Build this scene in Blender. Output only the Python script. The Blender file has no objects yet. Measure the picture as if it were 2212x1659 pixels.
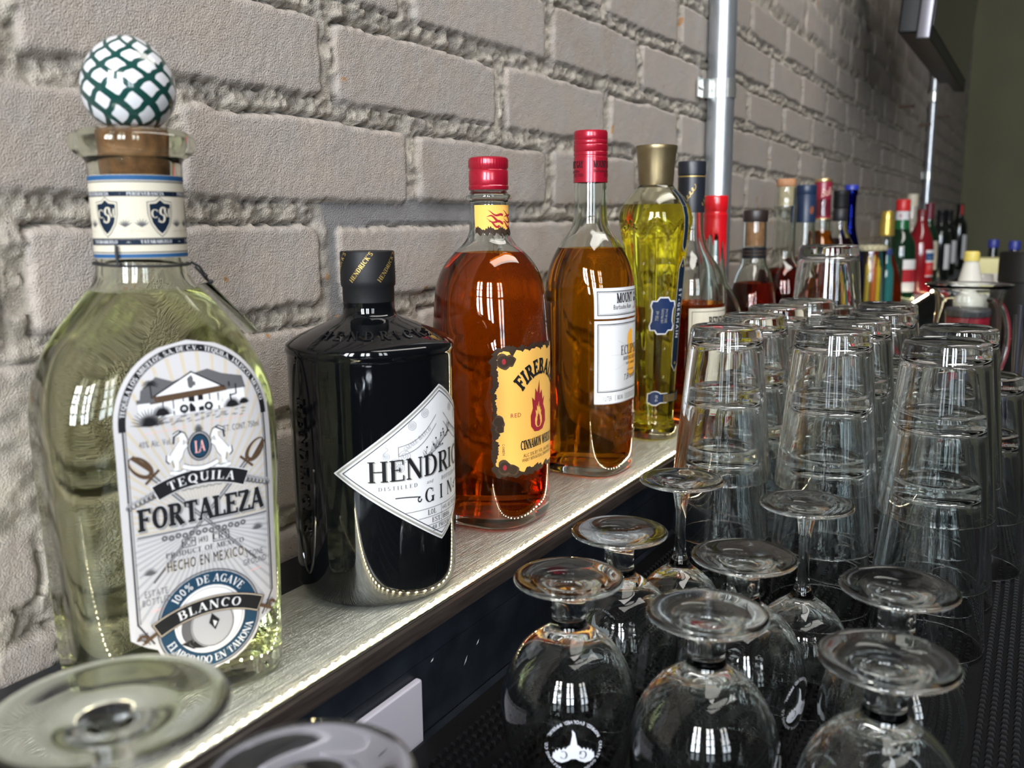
import bpy, bmesh, math, random
import numpy as np
from mathutils import Vector, Matrix
from mathutils.geometry import tessellate_polygon

random.seed(7)
rng = np.random.default_rng(11)
PI = math.pi
S = bpy.context.scene
COL = S.collection

# ------------------------------------------------------------------ camera
F_PX = 1945.95
cam_d = bpy.data.cameras.new('camera')
cam = bpy.data.objects.new('camera', cam_d)
COL.objects.link(cam)
cam_d.sensor_fit = 'HORIZONTAL'
cam_d.sensor_width = 36.0
cam_d.lens = F_PX / 2212 * 36.0
cam_d.clip_start = 0.01
cam_d.clip_end = 100
def _vp_rot():
    c = np.array([1106, 829.5])
    def ray(p):
        v = np.array([p[0] - c[0], p[1] - c[1], F_PX]); return v / np.linalg.norm(v)
    ex = ray((2262, 474.)); ez = -ray((1204, 11800.))
    ez = ez - ex * (ez @ ex); ez /= np.linalg.norm(ez)
    return np.stack([ex, np.cross(ez, ex), ez])
Rw = _vp_rot()
cr = Rw @ np.array([1, 0, 0]); cu_ = Rw @ np.array([0, -1, 0]); cb = Rw @ np.array([0, 0, -1])
cam.matrix_world = Matrix(((cr[0], cu_[0], cb[0], 0), (cr[1], cu_[1], cb[1], 0), (cr[2], cu_[2], cb[2], .25), (0, 0, 0, 1)))
cam_d.dof.use_dof = True
cam_d.dof.focus_distance = 0.70
cam_d.dof.aperture_fstop = 9.0
S.camera = cam

# ------------------------------------------------------------------ world, lamps, exposure
S.view_settings.view_transform = 'Standard'
S.view_settings.look = 'None'
S.view_settings.gamma = 1.0
S.view_settings.use_curve_mapping = False
S.view_settings.exposure = -0.18
S.cycles.max_bounces = 28
S.cycles.transmission_bounces = 26
S.cycles.transparent_max_bounces = 16
S.cycles.glossy_bounces = 8
S.cycles.diffuse_bounces = 3
S.cycles.sample_clamp_indirect = 6.0
S.cycles.blur_glossy = 0.4
S.cycles.use_denoising = True

w = bpy.data.worlds.new('room_light'); S.world = w; w.use_nodes = True
nt = w.node_tree
bg = nt.nodes['Background']
tc = nt.nodes.new('ShaderNodeTexCoord'); sx = nt.nodes.new('ShaderNodeSeparateXYZ'); rp = nt.nodes.new('ShaderNodeValToRGB')
nt.links.new(tc.outputs['Generated'], sx.inputs[0]); 
mp = nt.nodes.new('ShaderNodeMapRange'); mp.inputs[1].default_value = -1; mp.inputs[2].default_value = 1
nt.links.new(sx.outputs['Z'], mp.inputs[0]); nt.links.new(mp.outputs[0], rp.inputs[0]); nt.links.new(rp.outputs[0], bg.inputs[0])
rp.color_ramp.elements[0].position = 0.35; rp.color_ramp.elements[0].color = (.008, .008, .010, 1)
rp.color_ramp.elements[1].position = 0.85; rp.color_ramp.elements[1].color = (.42, .41, .40, 1)
bg.inputs[1].default_value = 0.17

def area(name, loc, target, sx_, sy_, energy, col):
    l = bpy.data.lights.new(name, 'AREA'); l.shape = 'RECTANGLE'; l.size = sx_; l.size_y = sy_; l.energy = energy; l.color = col
    o = bpy.data.objects.new(name, l); COL.objects.link(o); o.location = loc
    d = Vector(target) - Vector(loc); o.rotation_euler = d.to_track_quat('-Z', 'Y').to_euler()
    return o
# two tall paned windows behind the camera, each three panes high and two wide
WIN_E = 20.0
for (cx, cy, we) in ((-2.6, -0.15, 1.), (-2.3, -1.35, .75), (-1.5, -2.5, .30)):
    dirv = Vector((0.8 - cx, 0.4 - cy, 0)).normalized(); side = Vector((-dirv.y, dirv.x, 0))
    for i in range(2):
        for j in range(4):
            p = Vector((cx, cy, 0.55 + j * 0.47)) + side * ((i - .5) * .40)
            area('window_pane_light', p, p + dirv, 0.24, 0.40, WIN_E * we, ((.80, .90, 1.0), (.92, .95, 1.0), (.85, .92, 1.0), (1, .97, .93))[j])
# a warm ceiling fitting over the bar
area('ceiling_lamp_light', (1.1, -0.5, 2.3), (1.3, 0.45, 0.2), 2.4, 0.6, 52.0, (1.0, .95, .90))

# ------------------------------------------------------------------ materials
MATS = {}
def nodes_of(name):
    m = bpy.data.materials.new(name); m.use_nodes = True
    return m, m.node_tree, m.node_tree.nodes['Principled BSDF']
def pmat(name, col, rough=.5, metal=0., noise=None, bump=None, coat=0., spec=.5, emit=None):
    """principled with optional noise colour (scale, col2, stretch) and bump (scale, strength, stretch)"""
    if name in MATS: return MATS[name]
    m, t, b = nodes_of(name)
    b.inputs['Base Color'].default_value = (*col, 1); b.inputs['Roughness'].default_value = rough
    b.inputs['Metallic'].default_value = metal; b.inputs['Coat Weight'].default_value = coat
    b.inputs['Specular IOR Level'].default_value = spec
    def tex(scale, stretch, detail=4):
        c = t.nodes.new('ShaderNodeTexCoord'); mpn = t.nodes.new('ShaderNodeMapping'); n = t.nodes.new('ShaderNodeTexNoise')
        mpn.inputs['Scale'].default_value = stretch or (1, 1, 1)
        t.links.new(c.outputs['Object'], mpn.inputs[0]); t.links.new(mpn.outputs[0], n.inputs['Vector'])
        n.inputs['Scale'].default_value = scale; n.inputs['Detail'].default_value = detail
        return n
    if noise:
        n = tex(noise[0], noise[2] if len(noise) > 2 else None); r = t.nodes.new('ShaderNodeValToRGB')
        r.color_ramp.elements[0].position = .35; r.color_ramp.elements[1].position = .65
        r.color_ramp.elements[0].color = (*col, 1); r.color_ramp.elements[1].color = (*noise[1], 1)
        t.links.new(n.outputs['Fac'], r.inputs[0]); t.links.new(r.outputs[0], b.inputs['Base Color'])
    if bump:
        n = tex(bump[0], bump[2] if len(bump) > 2 else None); bn = t.nodes.new('ShaderNodeBump')
        bn.inputs['Strength'].default_value = bump[1]; bn.inputs['Distance'].default_value = .001
        t.links.new(n.outputs['Fac'], bn.inputs['Height']); t.links.new(bn.outputs[0], b.inputs['Normal'])
    if emit:
        b.inputs['Emission Color'].default_value = (*emit[0], 1); b.inputs['Emission Strength'].default_value = emit[1]
    MATS[name] = m
    return m
def gmat(name, col=(1, 1, 1), ior=1.5, rough=0., bump=None):
    if name in MATS: return MATS[name]
    m = bpy.data.materials.new(name); m.use_nodes = True; t = m.node_tree
    t.nodes.remove(t.nodes['Principled BSDF'])
    g = t.nodes.new('ShaderNodeBsdfGlass'); g.inputs['Color'].default_value = (*col, 1); g.inputs['IOR'].default_value = ior; g.inputs['Roughness'].default_value = rough
    t.links.new(g.outputs[0], t.nodes['Material Output'].inputs['Surface'])
    if bump:
        c = t.nodes.new('ShaderNodeTexCoord'); mpn = t.nodes.new('ShaderNodeMapping'); n = t.nodes.new('ShaderNodeTexNoise'); bn = t.nodes.new('ShaderNodeBump')
        mpn.inputs['Scale'].default_value = bump[2] if len(bump) > 2 else (1, 1, 1)
        t.links.new(c.outputs['Object'], mpn.inputs[0]); t.links.new(mpn.outputs[0], n.inputs['Vector']); n.inputs['Scale'].default_value = bump[0]; n.inputs['Detail'].default_value = 2
        bn.inputs['Strength'].default_value = bump[1]; bn.inputs['Distance'].default_value = .002
        t.links.new(n.outputs['Fac'], bn.inputs['Height']); t.links.new(bn.outputs[0], g.inputs['Normal'])
    MATS[name] = m
    return m
GLASS = gmat('clear_glass', (.985, .995, .99), 1.47)
GLASSB = gmat('bottle_glass', (.97, .99, .975), 1.5)

# ------------------------------------------------------------------ mesh helpers
class MB:
    def __init__(s): s.v = []; s.f = []; s.m = []; s.n = 0
    def add(s, verts, faces, mi=0):
        o = s.n; verts = [tuple(p) for p in verts]
        s.v += verts; s.n += len(verts)
        for f in faces: s.f.append(tuple(i + o for i in f)); s.m.append(mi)
    def box(s, x0, x1, y0, y1, z0, z1, mi=0):
        s.add([(x0, y0, z0), (x1, y0, z0), (x1, y1, z0), (x0, y1, z0), (x0, y0, z1), (x1, y0, z1), (x1, y1, z1), (x0, y1, z1)],
              [(0, 3, 2, 1), (4, 5, 6, 7), (0, 1, 5, 4), (1, 2, 6, 5), (2, 3, 7, 6), (3, 0, 4, 7)], mi)
    def lathe(s, prof, seg=48, mi=0, mod=None, closed=False, c=(0, 0, 0)):
        rings = []; V = []
        for (r, z) in prof:
            if r < 1e-7: rings.append([len(V)]); V.append((c[0], c[1], c[2] + z))
            else:
                ids = []
                for k in range(seg):
                    a = 2 * PI * k / seg; rr = r * (mod(a, z) if mod else 1)
                    ids.append(len(V)); V.append((c[0] + rr * math.cos(a), c[1] + rr * math.sin(a), c[2] + z))
                rings.append(ids)
        Fs = []
        pairs = list(zip(rings[:-1], rings[1:])) + ([(rings[-1], rings[0])] if closed else [])
        for A, B in pairs:
            if len(A) == 1 and len(B) == 1: continue
            for k in range(seg):
                k2 = (k + 1) % seg
                if len(A) == 1: Fs.append((A[0], B[k2], B[k]))
                elif len(B) == 1: Fs.append((A[k], A[k2], B[0]))
                else: Fs.append((A[k], A[k2], B[k2], B[k]))
        s.add(V, Fs, mi)
    def tube(s, pts, r, seg=10, mi=0, caps=True):
        pts = [Vector(p) for p in pts]; V = []; Fs = []
        up = Vector((0, 0, 1)); prev = None
        for i, p in enumerate(pts):
            d = (pts[min(i + 1, len(pts) - 1)] - pts[max(i - 1, 0)]).normalized()
            if prev is None:
                a = d.cross(up)
                if a.length < 1e-4: a = d.cross(Vector((1, 0, 0)))
                a.normalize()
            else:
                a = prev - d * prev.dot(d); a.normalize()
            prev = a; b = d.cross(a); rr = r[i] if isinstance(r, (list, tuple)) else r
            for k in range(seg):
                t = 2 * PI * k / seg; V.append(p + a * rr * math.cos(t) + b * rr * math.sin(t))
        for i in range(len(pts) - 1):
            for k in range(seg):
                k2 = (k + 1) % seg; Fs.append((i * seg + k, i * seg + k2, (i + 1) * seg + k2, (i + 1) * seg + k))
        if caps: Fs.append(tuple(range(seg))[::-1]); Fs.append(tuple((len(pts) - 1) * seg + k for k in range(seg)))
        s.add(V, Fs, mi)
    def obj(s, name, mats, parent=None, smooth=True, ang=38, fix=True, loc=None, link=True):
        me = bpy.data.meshes.new(name); me.from_pydata([tuple(p) for p in s.v], [], s.f)
        if not isinstance(mats, (list, tuple)): mats = [mats]
        for m in mats: me.materials.append(m)
        me.polygons.foreach_set('material_index', s.m)
        if fix:
            b = bmesh.new(); b.from_mesh(me); bmesh.ops.recalc_face_normals(b, faces=b.faces); b.to_mesh(me); b.free()
        if smooth:
            me.polygons.foreach_set('use_smooth', [True] * len(me.polygons))
            me.set_sharp_from_angle(angle=math.radians(ang))
        me.update()
        o = bpy.data.objects.new(name, me)
        if link: COL.objects.link(o)
        if parent: o.parent = parent
        if loc: o.location = loc
        return o
def bevel(o, w_, seg=2):
    b = bmesh.new(); b.from_mesh(o.data)
    bmesh.ops.bevel(b, geom=list(b.edges), offset=w_, segments=seg, profile=.7, affect='EDGES', clamp_overlap=True)
    b.to_mesh(o.data); b.free()
    o.data.polygons.foreach_set('use_smooth', [True] * len(o.data.polygons)); o.data.set_sharp_from_angle(angle=math.radians(35))
    return o
def tag(o, label=None, cat=None, group=None, kind=None):
    if label: o['label'] = label
    if cat: o['category'] = cat
    if group: o['group'] = group
    if kind: o['kind'] = kind
    return o
def thing(name, label, cat, loc, rz=0, group=None):
    o = bpy.data.objects.new(name, None); COL.objects.link(o); o.empty_display_size = .02
    o.location = loc; o.rotation_euler = (0, 0, rz)
    return tag(o, label, cat, group)
def chaikin(p, k=2):
    p = np.array(p, float)
    for _ in range(k):
        q = np.empty((2 * (len(p) - 1), p.shape[1])); q[0::2] = .75 * p[:-1] + .25 * p[1:]; q[1::2] = .25 * p[:-1] + .75 * p[1:]
        p = np.vstack([p[:1], q, p[-1:]])
    return p
def sring(a, b, n, seg):
    t = 2 * PI * np.arange(seg) / seg
    c, s_ = np.cos(t), np.sin(t)
    return np.stack([a * np.sign(c) * np.abs(c) ** (2 / n), b * np.sign(s_) * np.abs(s_) ** (2 / n)], 1)
def loft(mb, secs, seg, mi=0, mod=None, cap0=True, cap1=True, rev=False):
    """secs rows: z,a,b,n -> stacked rings"""
    V = []; Fs = []
    for (z, a, b, n) in secs:
        r = sring(a, b, n, seg)
        if mod is not None: r = r * mod(z, seg)[:, None]
        V += [(x, y, z) for x, y in r]
    for i in range(len(secs) - 1):
        for k in range(seg):
            k2 = (k + 1) % seg; Fs.append((i * seg + k, i * seg + k2, (i + 1) * seg + k2, (i + 1) * seg + k))
    if cap0: Fs.append(tuple(range(seg))[::-1])
    if cap1: Fs.append(tuple((len(secs) - 1) * seg + k for k in range(seg)))
    mb.add(V, Fs, mi)

class Surf:
    """wraps flat label coordinates (u to the viewer's right, v up) onto a bottle side"""
    def __init__(s, secs, phi0=0.):
        q = np.array(secs); o = np.argsort(q[:, 0], kind='stable'); s.q = q[o]; s.c = {}; s.phi0 = phi0
    def ring(s, v):
        k = round(v, 5)
        if k not in s.c:
            a, b, n = (np.interp(v, s.q[:, 0], s.q[:, j]) for j in (1, 2, 3))
            t = np.linspace(-PI, PI, 241); th = t - PI / 2 + s.phi0; c, sn = np.cos(th), np.sin(th)
            p = np.stack([a * np.sign(c) * np.abs(c) ** (2 / n), b * np.sign(sn) * np.abs(sn) ** (2 / n)], 1)
            L = np.concatenate([[0], np.cumsum(np.linalg.norm(np.diff(p, axis=0), axis=1))]); L -= L[120]
            s.c[k] = (L, p)
        return s.c[k]
    def __call__(s, u, v, off):
        L, p = s.ring(v); e = .0004
        x, y = np.interp(u, L, p[:, 0]), np.interp(u, L, p[:, 1])
        tx = np.interp(u + e, L, p[:, 0]) - np.interp(u - e, L, p[:, 0]); ty = np.interp(u + e, L, p[:, 1]) - np.interp(u - e, L, p[:, 1])
        d = math.hypot(tx, ty) or 1
        return (x + off * ty / d, y - off * tx / d, v)

# ------------------------------------------------------------------ lettering
def _glyphs():
    """outlines of the built-in sans lettering, one flat mesh per character"""
    chars = [chr(c) for c in range(33, 127)] + ['®', '™', '·', '•']
    obs = []
    for ch in chars:
        cu = bpy.data.curves.new('g', 'FONT'); cu.body = ch; cu.size = 1; cu.resolution_u = 2
        o = bpy.data.objects.new('g', cu); COL.objects.link(o); obs.append((ch, o, cu))
    dg = bpy.context.evaluated_depsgraph_get(); dg.update(); G = {}
    for ch, o, cu in obs:
        ev = o.evaluated_get(dg); me = ev.to_mesh()
        v = np.array([q.co[:2] for q in me.vertices]); f = [tuple(p.vertices) for p in me.polygons]; ev.to_mesh_clear()
        G[ch] = (v, f)
    for ch, o, cu in obs: bpy.data.objects.remove(o); bpy.data.curves.remove(cu)
    hgt = G['H'][0][:, 1].max()
    return {c: (v / hgt - np.array([v[:, 0].min() / hgt, 0]), f, float(np.ptp(v[:, 0]) / hgt)) for c, (v, f) in G.items() if len(v)}
SANS = _glyphs()
def stroke(pts, ws):
    pts = np.array(pts, float); n = len(pts); d = np.gradient(pts, axis=0); d /= np.linalg.norm(d, axis=1)[:, None] + 1e-9
    nn = np.stack([-d[:, 1], d[:, 0]], 1) * (np.array(ws) / 2)[:, None]
    V = np.vstack([pts + nn, pts - nn]); return V, [(i, i + n, i + n + 1, i + 1) for i in range(n - 1)]
def _serif(T=.19, t=.055):
    def V(x, y0=0, y1=1, w=T, sf='bt'):
        L = [stroke([(x, y0), (x, y1)], [w, w])]
        for c, y in (('b', y0 + t / 2), ('t', y1 - t / 2)):
            if c in sf: L.append(stroke([(x - w / 2 - .08, y), (x + w / 2 + .08, y)], [t, t]))
        return L
    def H(x0, x1, y): return [stroke([(x0, min(max(y, t / 2), 1 - t / 2)), (x1, min(max(y, t / 2), 1 - t / 2))], [t, t])]
    def K(x, y0, y1): return [stroke([(x, y0), (x, y1)], [t * 1.1, t * 1.1])]
    def D(x0, y0, x1, y1, w): return [stroke([(x0, y0), (x1, y1)], [w, w])]
    def A(cx, cy, rx, ry, a0, a1):
        a = np.radians(np.linspace(a0, a1, max(6, int(abs(a1 - a0) / 15)))); w = t + (T - t) * np.abs(np.cos(a)) ** 1.3
        return [stroke(np.stack([cx + (rx - T / 2) * np.cos(a), cy + (ry - t / 2) * np.sin(a)], 1), w)]
    def F(x, y): return [stroke([(x - .13, y), (x + .13, y)], [t, t])]
    P = V(.17) + H(.17, .42, 1) + A(.42, .74, .32, .26, 90, -90) + H(.17, .42, .48 + t / 2)
    C = A(.46, .5, .44, .5, 50, 310) + K(.76, .68, .95)
    return {
        'A': (.86, D(.08, 0, .40, 1, t * 1.2) + D(.40, 1, .74, 0, T) + H(.20, .6, .33) + F(.08, t / 2) + F(.74, t / 2)),
        'B': (.80, V(.17) + H(.17, .42, 1) + A(.42, .76, .30, .24, 90, -90) + H(.17, .42, .52) + A(.42, .26, .36, .27, 90, -90) + H(.17, .42, 0)),
        'C': (.84, C), 'D': (.90, V(.17) + H(.17, .4, 1) + A(.38, .5, .48, .5, 90, -90) + H(.17, .4, 0)),
        'E': (.74, V(.17) + H(.17, .66, 1) + K(.66, .76, 1) + H(.17, .5, .52) + K(.5, .42, .62) + H(.17, .68, 0) + K(.68, 0, .26)),
        'F': (.70, V(.17) + H(.17, .66, 1) + K(.66, .76, 1) + H(.17, .5, .52) + K(.5, .42, .62)),
        'G': (.92, C + V(.76, .02, .42, T, 't')), 'H': (.96, V(.17) + V(.77) + H(.17, .77, .5)), 'I': (.38, V(.17)),
        'J': (.6, V(.4, .2, 1, T, 't') + A(.27, .22, .23, .22, 0, -170)),
        'K': (.90, V(.17) + D(.25, .42, .70, 1, t * 1.2) + D(.36, .56, .76, 0, T) + F(.70, 1 - t / 2) + F(.78, t / 2)),
        'L': (.70, V(.17) + H(.17, .64, 0) + K(.64, 0, .28)),
        'M': (1.08, V(.12, 0, 1, t * 1.3) + D(.14, 1, .53, .03, T) + D(.53, .03, .90, 1, t * 1.2) + V(.92)),
        'N': (.94, V(.13, 0, 1, t * 1.3) + D(.15, 1, .78, 0, T) + V(.79, 0, 1, t * 1.3, 't')),
        'O': (.94, A(.47, .5, .45, .5, 0, 360)), 'P': (.76, P), 'Q': (.94, A(.47, .5, .45, .5, 0, 360) + D(.45, .15, .85, -.2, T * .8)),
        'R': (.86, P + D(.40, .48, .74, 0, T) + F(.76, t / 2)),
        'S': (.68, A(.34, .745, .30, .255, 40, 275) + A(.34, .26, .32, .26, 95, -145) + K(.60, .72, .95) + K(.06, .05, .3)),
        'T': (.78, V(.39, 0, 1, T, 'b') + H(.05, .73, 1) + K(.06, .74, 1) + K(.72, .74, 1)),
        'U': (.90, V(.17, .28, 1, T, 't') + V(.74, .28, 1, t * 1.3, 't') + A(.455, .3, .37, .3, 180, 360)),
        'V': (.84, D(.10, 1, .44, 0, T) + D(.44, 0, .74, 1, t * 1.2) + F(.10, 1 - t / 2) + F(.74, 1 - t / 2)),
        'W': (1.2, D(.1, 1, .38, 0, T) + D(.38, 0, .6, 1, t * 1.2) + D(.6, 1, .85, 0, T) + D(.85, 0, 1.1, 1, t * 1.2) + F(.1, 1 - t / 2) + F(1.1, 1 - t / 2)),
        'X': (.84, D(.1, 1, .74, 0, T) + D(.1, 0, .74, 1, t * 1.2) + F(.1, t / 2) + F(.74, 1 - t / 2)),
        'Y': (.82, D(.1, 1, .42, .48, T) + D(.42, .48, .74, 1, t * 1.2) + V(.42, 0, .5, T, 'b') + F(.1, 1 - t / 2) + F(.74, 1 - t / 2)),
        'Z': (.76, H(.08, .68, 1) + D(.64, .97, .1, .03, T) + H(.06, .68, 0) + K(.09, .74, 1) + K(.68, 0, .26)),
        '1': (.40, V(.2)), '.': (.26, [stroke([(.12, 0), (.12, .18)], [.18, .18])]), ',': (.26, [stroke([(.14, .15), (.06, -.15)], [.14, .05])]),
        "'": (.26, [stroke([(.13, 1), (.1, .72)], [.17, .05])]), '-': (.4, [stroke([(.06, .42), (.34, .42)], [.09, .09])]), '·': (.3, [stroke([(.13, .42), (.13, .6)], [.18, .18])]),
    }
SERIF = _serif(); SLAB = _serif(.27, .12)
def layout(txt, font, track=.0):
    out = []; x = 0
    for ch in txt:
        if ch == ' ': x += .42 + track; continue
        if font in ('serif', 'slab'):
            T = SERIF if font == 'serif' else SLAB
            if ch in T:
                wd, st = T[ch]; out.append((x, wd, [(v, f) for v, f in st])); x += wd + .04 + track; continue
        g = SANS.get(ch) or SANS['.']
        out.append((x, g[2], [(g[0], g[1])])); x += g[2] + .13 + track
    return out, x - .08 - track
def split_long(V, Fs, step):
    V = [(float(p[0]), float(p[1])) for p in V]; out = []; mid = {}
    st = []
    for f in Fs:
        for i in range(1, len(f) - 1): st.append((f[0], f[i], f[i + 1]))
    while st:
        t = st.pop(); L = [(V[t[i]][0] - V[t[(i + 1) % 3]][0]) ** 2 for i in range(3)]
        i = max(range(3), key=lambda q: L[q])
        if L[i] <= step * step: out.append(t); continue
        a, b, c = t[i], t[(i + 1) % 3], t[(i + 2) % 3]; k = (min(a, b), max(a, b))
        if k not in mid: mid[k] = len(V); V.append(((V[a][0] + V[b][0]) / 2, (V[a][1] + V[b][1]) / 2))
        st.append((a, mid[k], c)); st.append((mid[k], b, c))
    return V, out
class Ink:
    step = .0021
    """collects flat coloured artwork for one label and wraps it on a surface"""
    def __init__(s, surf, mats): s.S = surf; s.mb = MB(); s.mats = mats; s.base = .00022
    def put(s, V, Fs, mi, layer=1, fine=True):
        off = s.base + layer * .00007
        if fine: V, Fs = split_long(V, Fs, s.step)
        s.mb.add([s.S(float(u), float(v), off) for u, v in V], Fs, mi)
    def strip(s, rows, mi, layer=0, nu=24):
        V = []; Fs = []
        for (v, a, b) in rows: V += [(a + (b - a) * k / nu, v) for k in range(nu + 1)]
        for i in range(len(rows) - 1):
            for k in range(nu): o = i * (nu + 1) + k; Fs.append((o, o + 1, o + nu + 2, o + nu + 1))
        s.put(V, Fs, mi, layer, False)
    def rect(s, u0, u1, v0, v1, mi, layer=0, nu=24, nv=1):
        s.strip([(v0 + (v1 - v0) * k / nv, u0, u1) for k in range(nv + 1)], mi, layer, nu)
    def line(s, pts, wd, mi, layer=1, close=False, step=.003):
        P = [np.array(p, float) for p in pts]
        if close: P.append(P[0])
        for a, b in zip(P[:-1], P[1:]):
            d = b - a; L = np.linalg.norm(d)
            if L < 1e-9: continue
            e = d / L * wd / 2; n = max(2, int(L / step) + 1)
            V, Fs = stroke([a - e + (d + 2 * e) * k / (n - 1) for k in range(n)], [wd] * n); s.put(V, Fs, mi, layer)
    def curve(s, pts, ws, mi, layer=1):
        V, Fs = stroke(pts, ws if isinstance(ws, (list, np.ndarray)) else [ws] * len(pts)); s.put(V, Fs, mi, layer)
    def disc(s, c, r, mi, layer=1, r0=0., ry=None, a0=0, a1=360, n=40):
        a = np.radians(np.linspace(a0, a1, n + 1)); k = (ry or r) / r; nr = 4; V = []; Fs = []
        for j in range(nr + 1):
            q = r0 + (r - r0) * j / nr; V += list(np.stack([c[0] + q * np.cos(a), c[1] + q * k * np.sin(a)], 1))
        for j in range(nr):
            for i in range(n): o = j * (n + 1) + i; Fs.append((o, o + 1, o + n + 2, o + n + 1))
        s.put(V, Fs, mi, layer)
    def poly(s, pts, mi, layer=1):
        t = tessellate_polygon([[Vector((p[0], p[1], 0)) for p in pts]]); s.put(pts, [tuple(q) for q in t], mi, layer)
    def text(s, txt, u, v, h, mi, font='sans', sx=1., align='c', rot=0., track=0., layer=2, shear=0.):
        L, W = layout(txt, font, track); x0 = {'c': -W / 2, 'l': 0, 'r': -W}[align]; c, sn = math.cos(rot), math.sin(rot)
        for x, wd, parts in L:
            for V, Fs in parts:
                q = (V + np.array([x + x0, 0])) * np.array([sx, 1]) * h; q = q + np.stack([q[:, 1] * shear, q[:, 0] * 0], 1)
                s.put(np.stack([u + q[:, 0] * c - q[:, 1] * sn, v + q[:, 0] * sn + q[:, 1] * c], 1), Fs, mi, layer)
        return W * h * sx
    def arc(s, txt, c, r, h, mi, mid=90, font='sans', sx=1., track=0., bottom=False, layer=2, ry=1.):
        L, W = layout(txt, font, track)
        for x, wd, parts in L:
            t = (x + wd / 2 - W / 2) * h * sx / r
            th = math.radians(mid) + (t if bottom else -t); ro = th + (PI / 2 if bottom else -PI / 2); co, sn = math.cos(ro), math.sin(ro)
            for V, Fs in parts:
                q = (V - np.array([wd / 2, 0])) * np.array([sx, 1]) * h
                s.put(np.stack([c[0] + r * math.cos(th) + q[:, 0] * co - q[:, 1] * sn, c[1] + ry * r * math.sin(th) + q[:, 0] * sn + q[:, 1] * co], 1), Fs, mi, layer)
    def obj(s, name, parent, label=None):
        o = s.mb.obj(name, s.mats, parent, smooth=False, fix=False)
        if label: o['label'] = label
        return o
def imat(name, col, rough=.55, metal=0., coat=0.): return pmat(name, col, rough, metal, coat=coat, spec=.12)
I_WHITE = imat('label_white', (.60, .60, .61)); I_CREAM = imat('label_cream', (.50, .46, .37)); I_BLACK = imat('ink_black', (.012, .012, .014), .4)
I_GREY = imat('ink_grey', (.085, .085, .09)); I_NAVY = imat('ink_navy', (.005, .012, .026)); I_TEAL = imat('ink_petrol', (.010, .036, .070)); I_GOLD = imat('ink_gold', (.55, .38, .12), .35, .6)
I_TAN = imat('ink_tan', (.43, .38, .30)); I_PINK = imat('ink_pink', (.72, .36, .33)); I_RED = imat('ink_red', (.30, .02, .03)); I_BLUE = imat('ink_blue', (.02, .075, .18))
I_YEL = imat('label_amber', (.80, .44, .10)); I_BURN = imat('label_burnt', (.035, .022, .014)); I_BROWN = imat('ink_brown', (.070, .042, .024)); I_ORANGE = imat('ink_orange', (.85, .40, .05))

# ------------------------------------------------------------------ structure: brick wall
def vnoise(x, y, seed):
    xi = np.floor(x).astype(np.int64); yi = np.floor(y).astype(np.int64); fx = x - xi; fy = y - yi
    fx = fx * fx * (3 - 2 * fx); fy = fy * fy * (3 - 2 * fy)
    def h(a, b):
        n = (a * 374761393 + b * 668265263 + seed * 1442695041) & 0x7fffffff
        n = ((n ^ (n >> 13)) * 1274126177) & 0x7fffffff
        return ((n ^ (n >> 16)) & 0xffff) / 65535.
    return (h(xi, yi) * (1 - fx) + h(xi + 1, yi) * fx) * (1 - fy) + (h(xi, yi + 1) * (1 - fx) + h(xi + 1, yi + 1) * fx) * fy
def fbm(x, y, seed, o=3):
    r = 0; a = .5; t = 0
    for i in range(o): r = r + a * vnoise(x * 2 ** i, y * 2 ** i, seed + i); t += a; a *= .5
    return r / t
WY = .487
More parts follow.
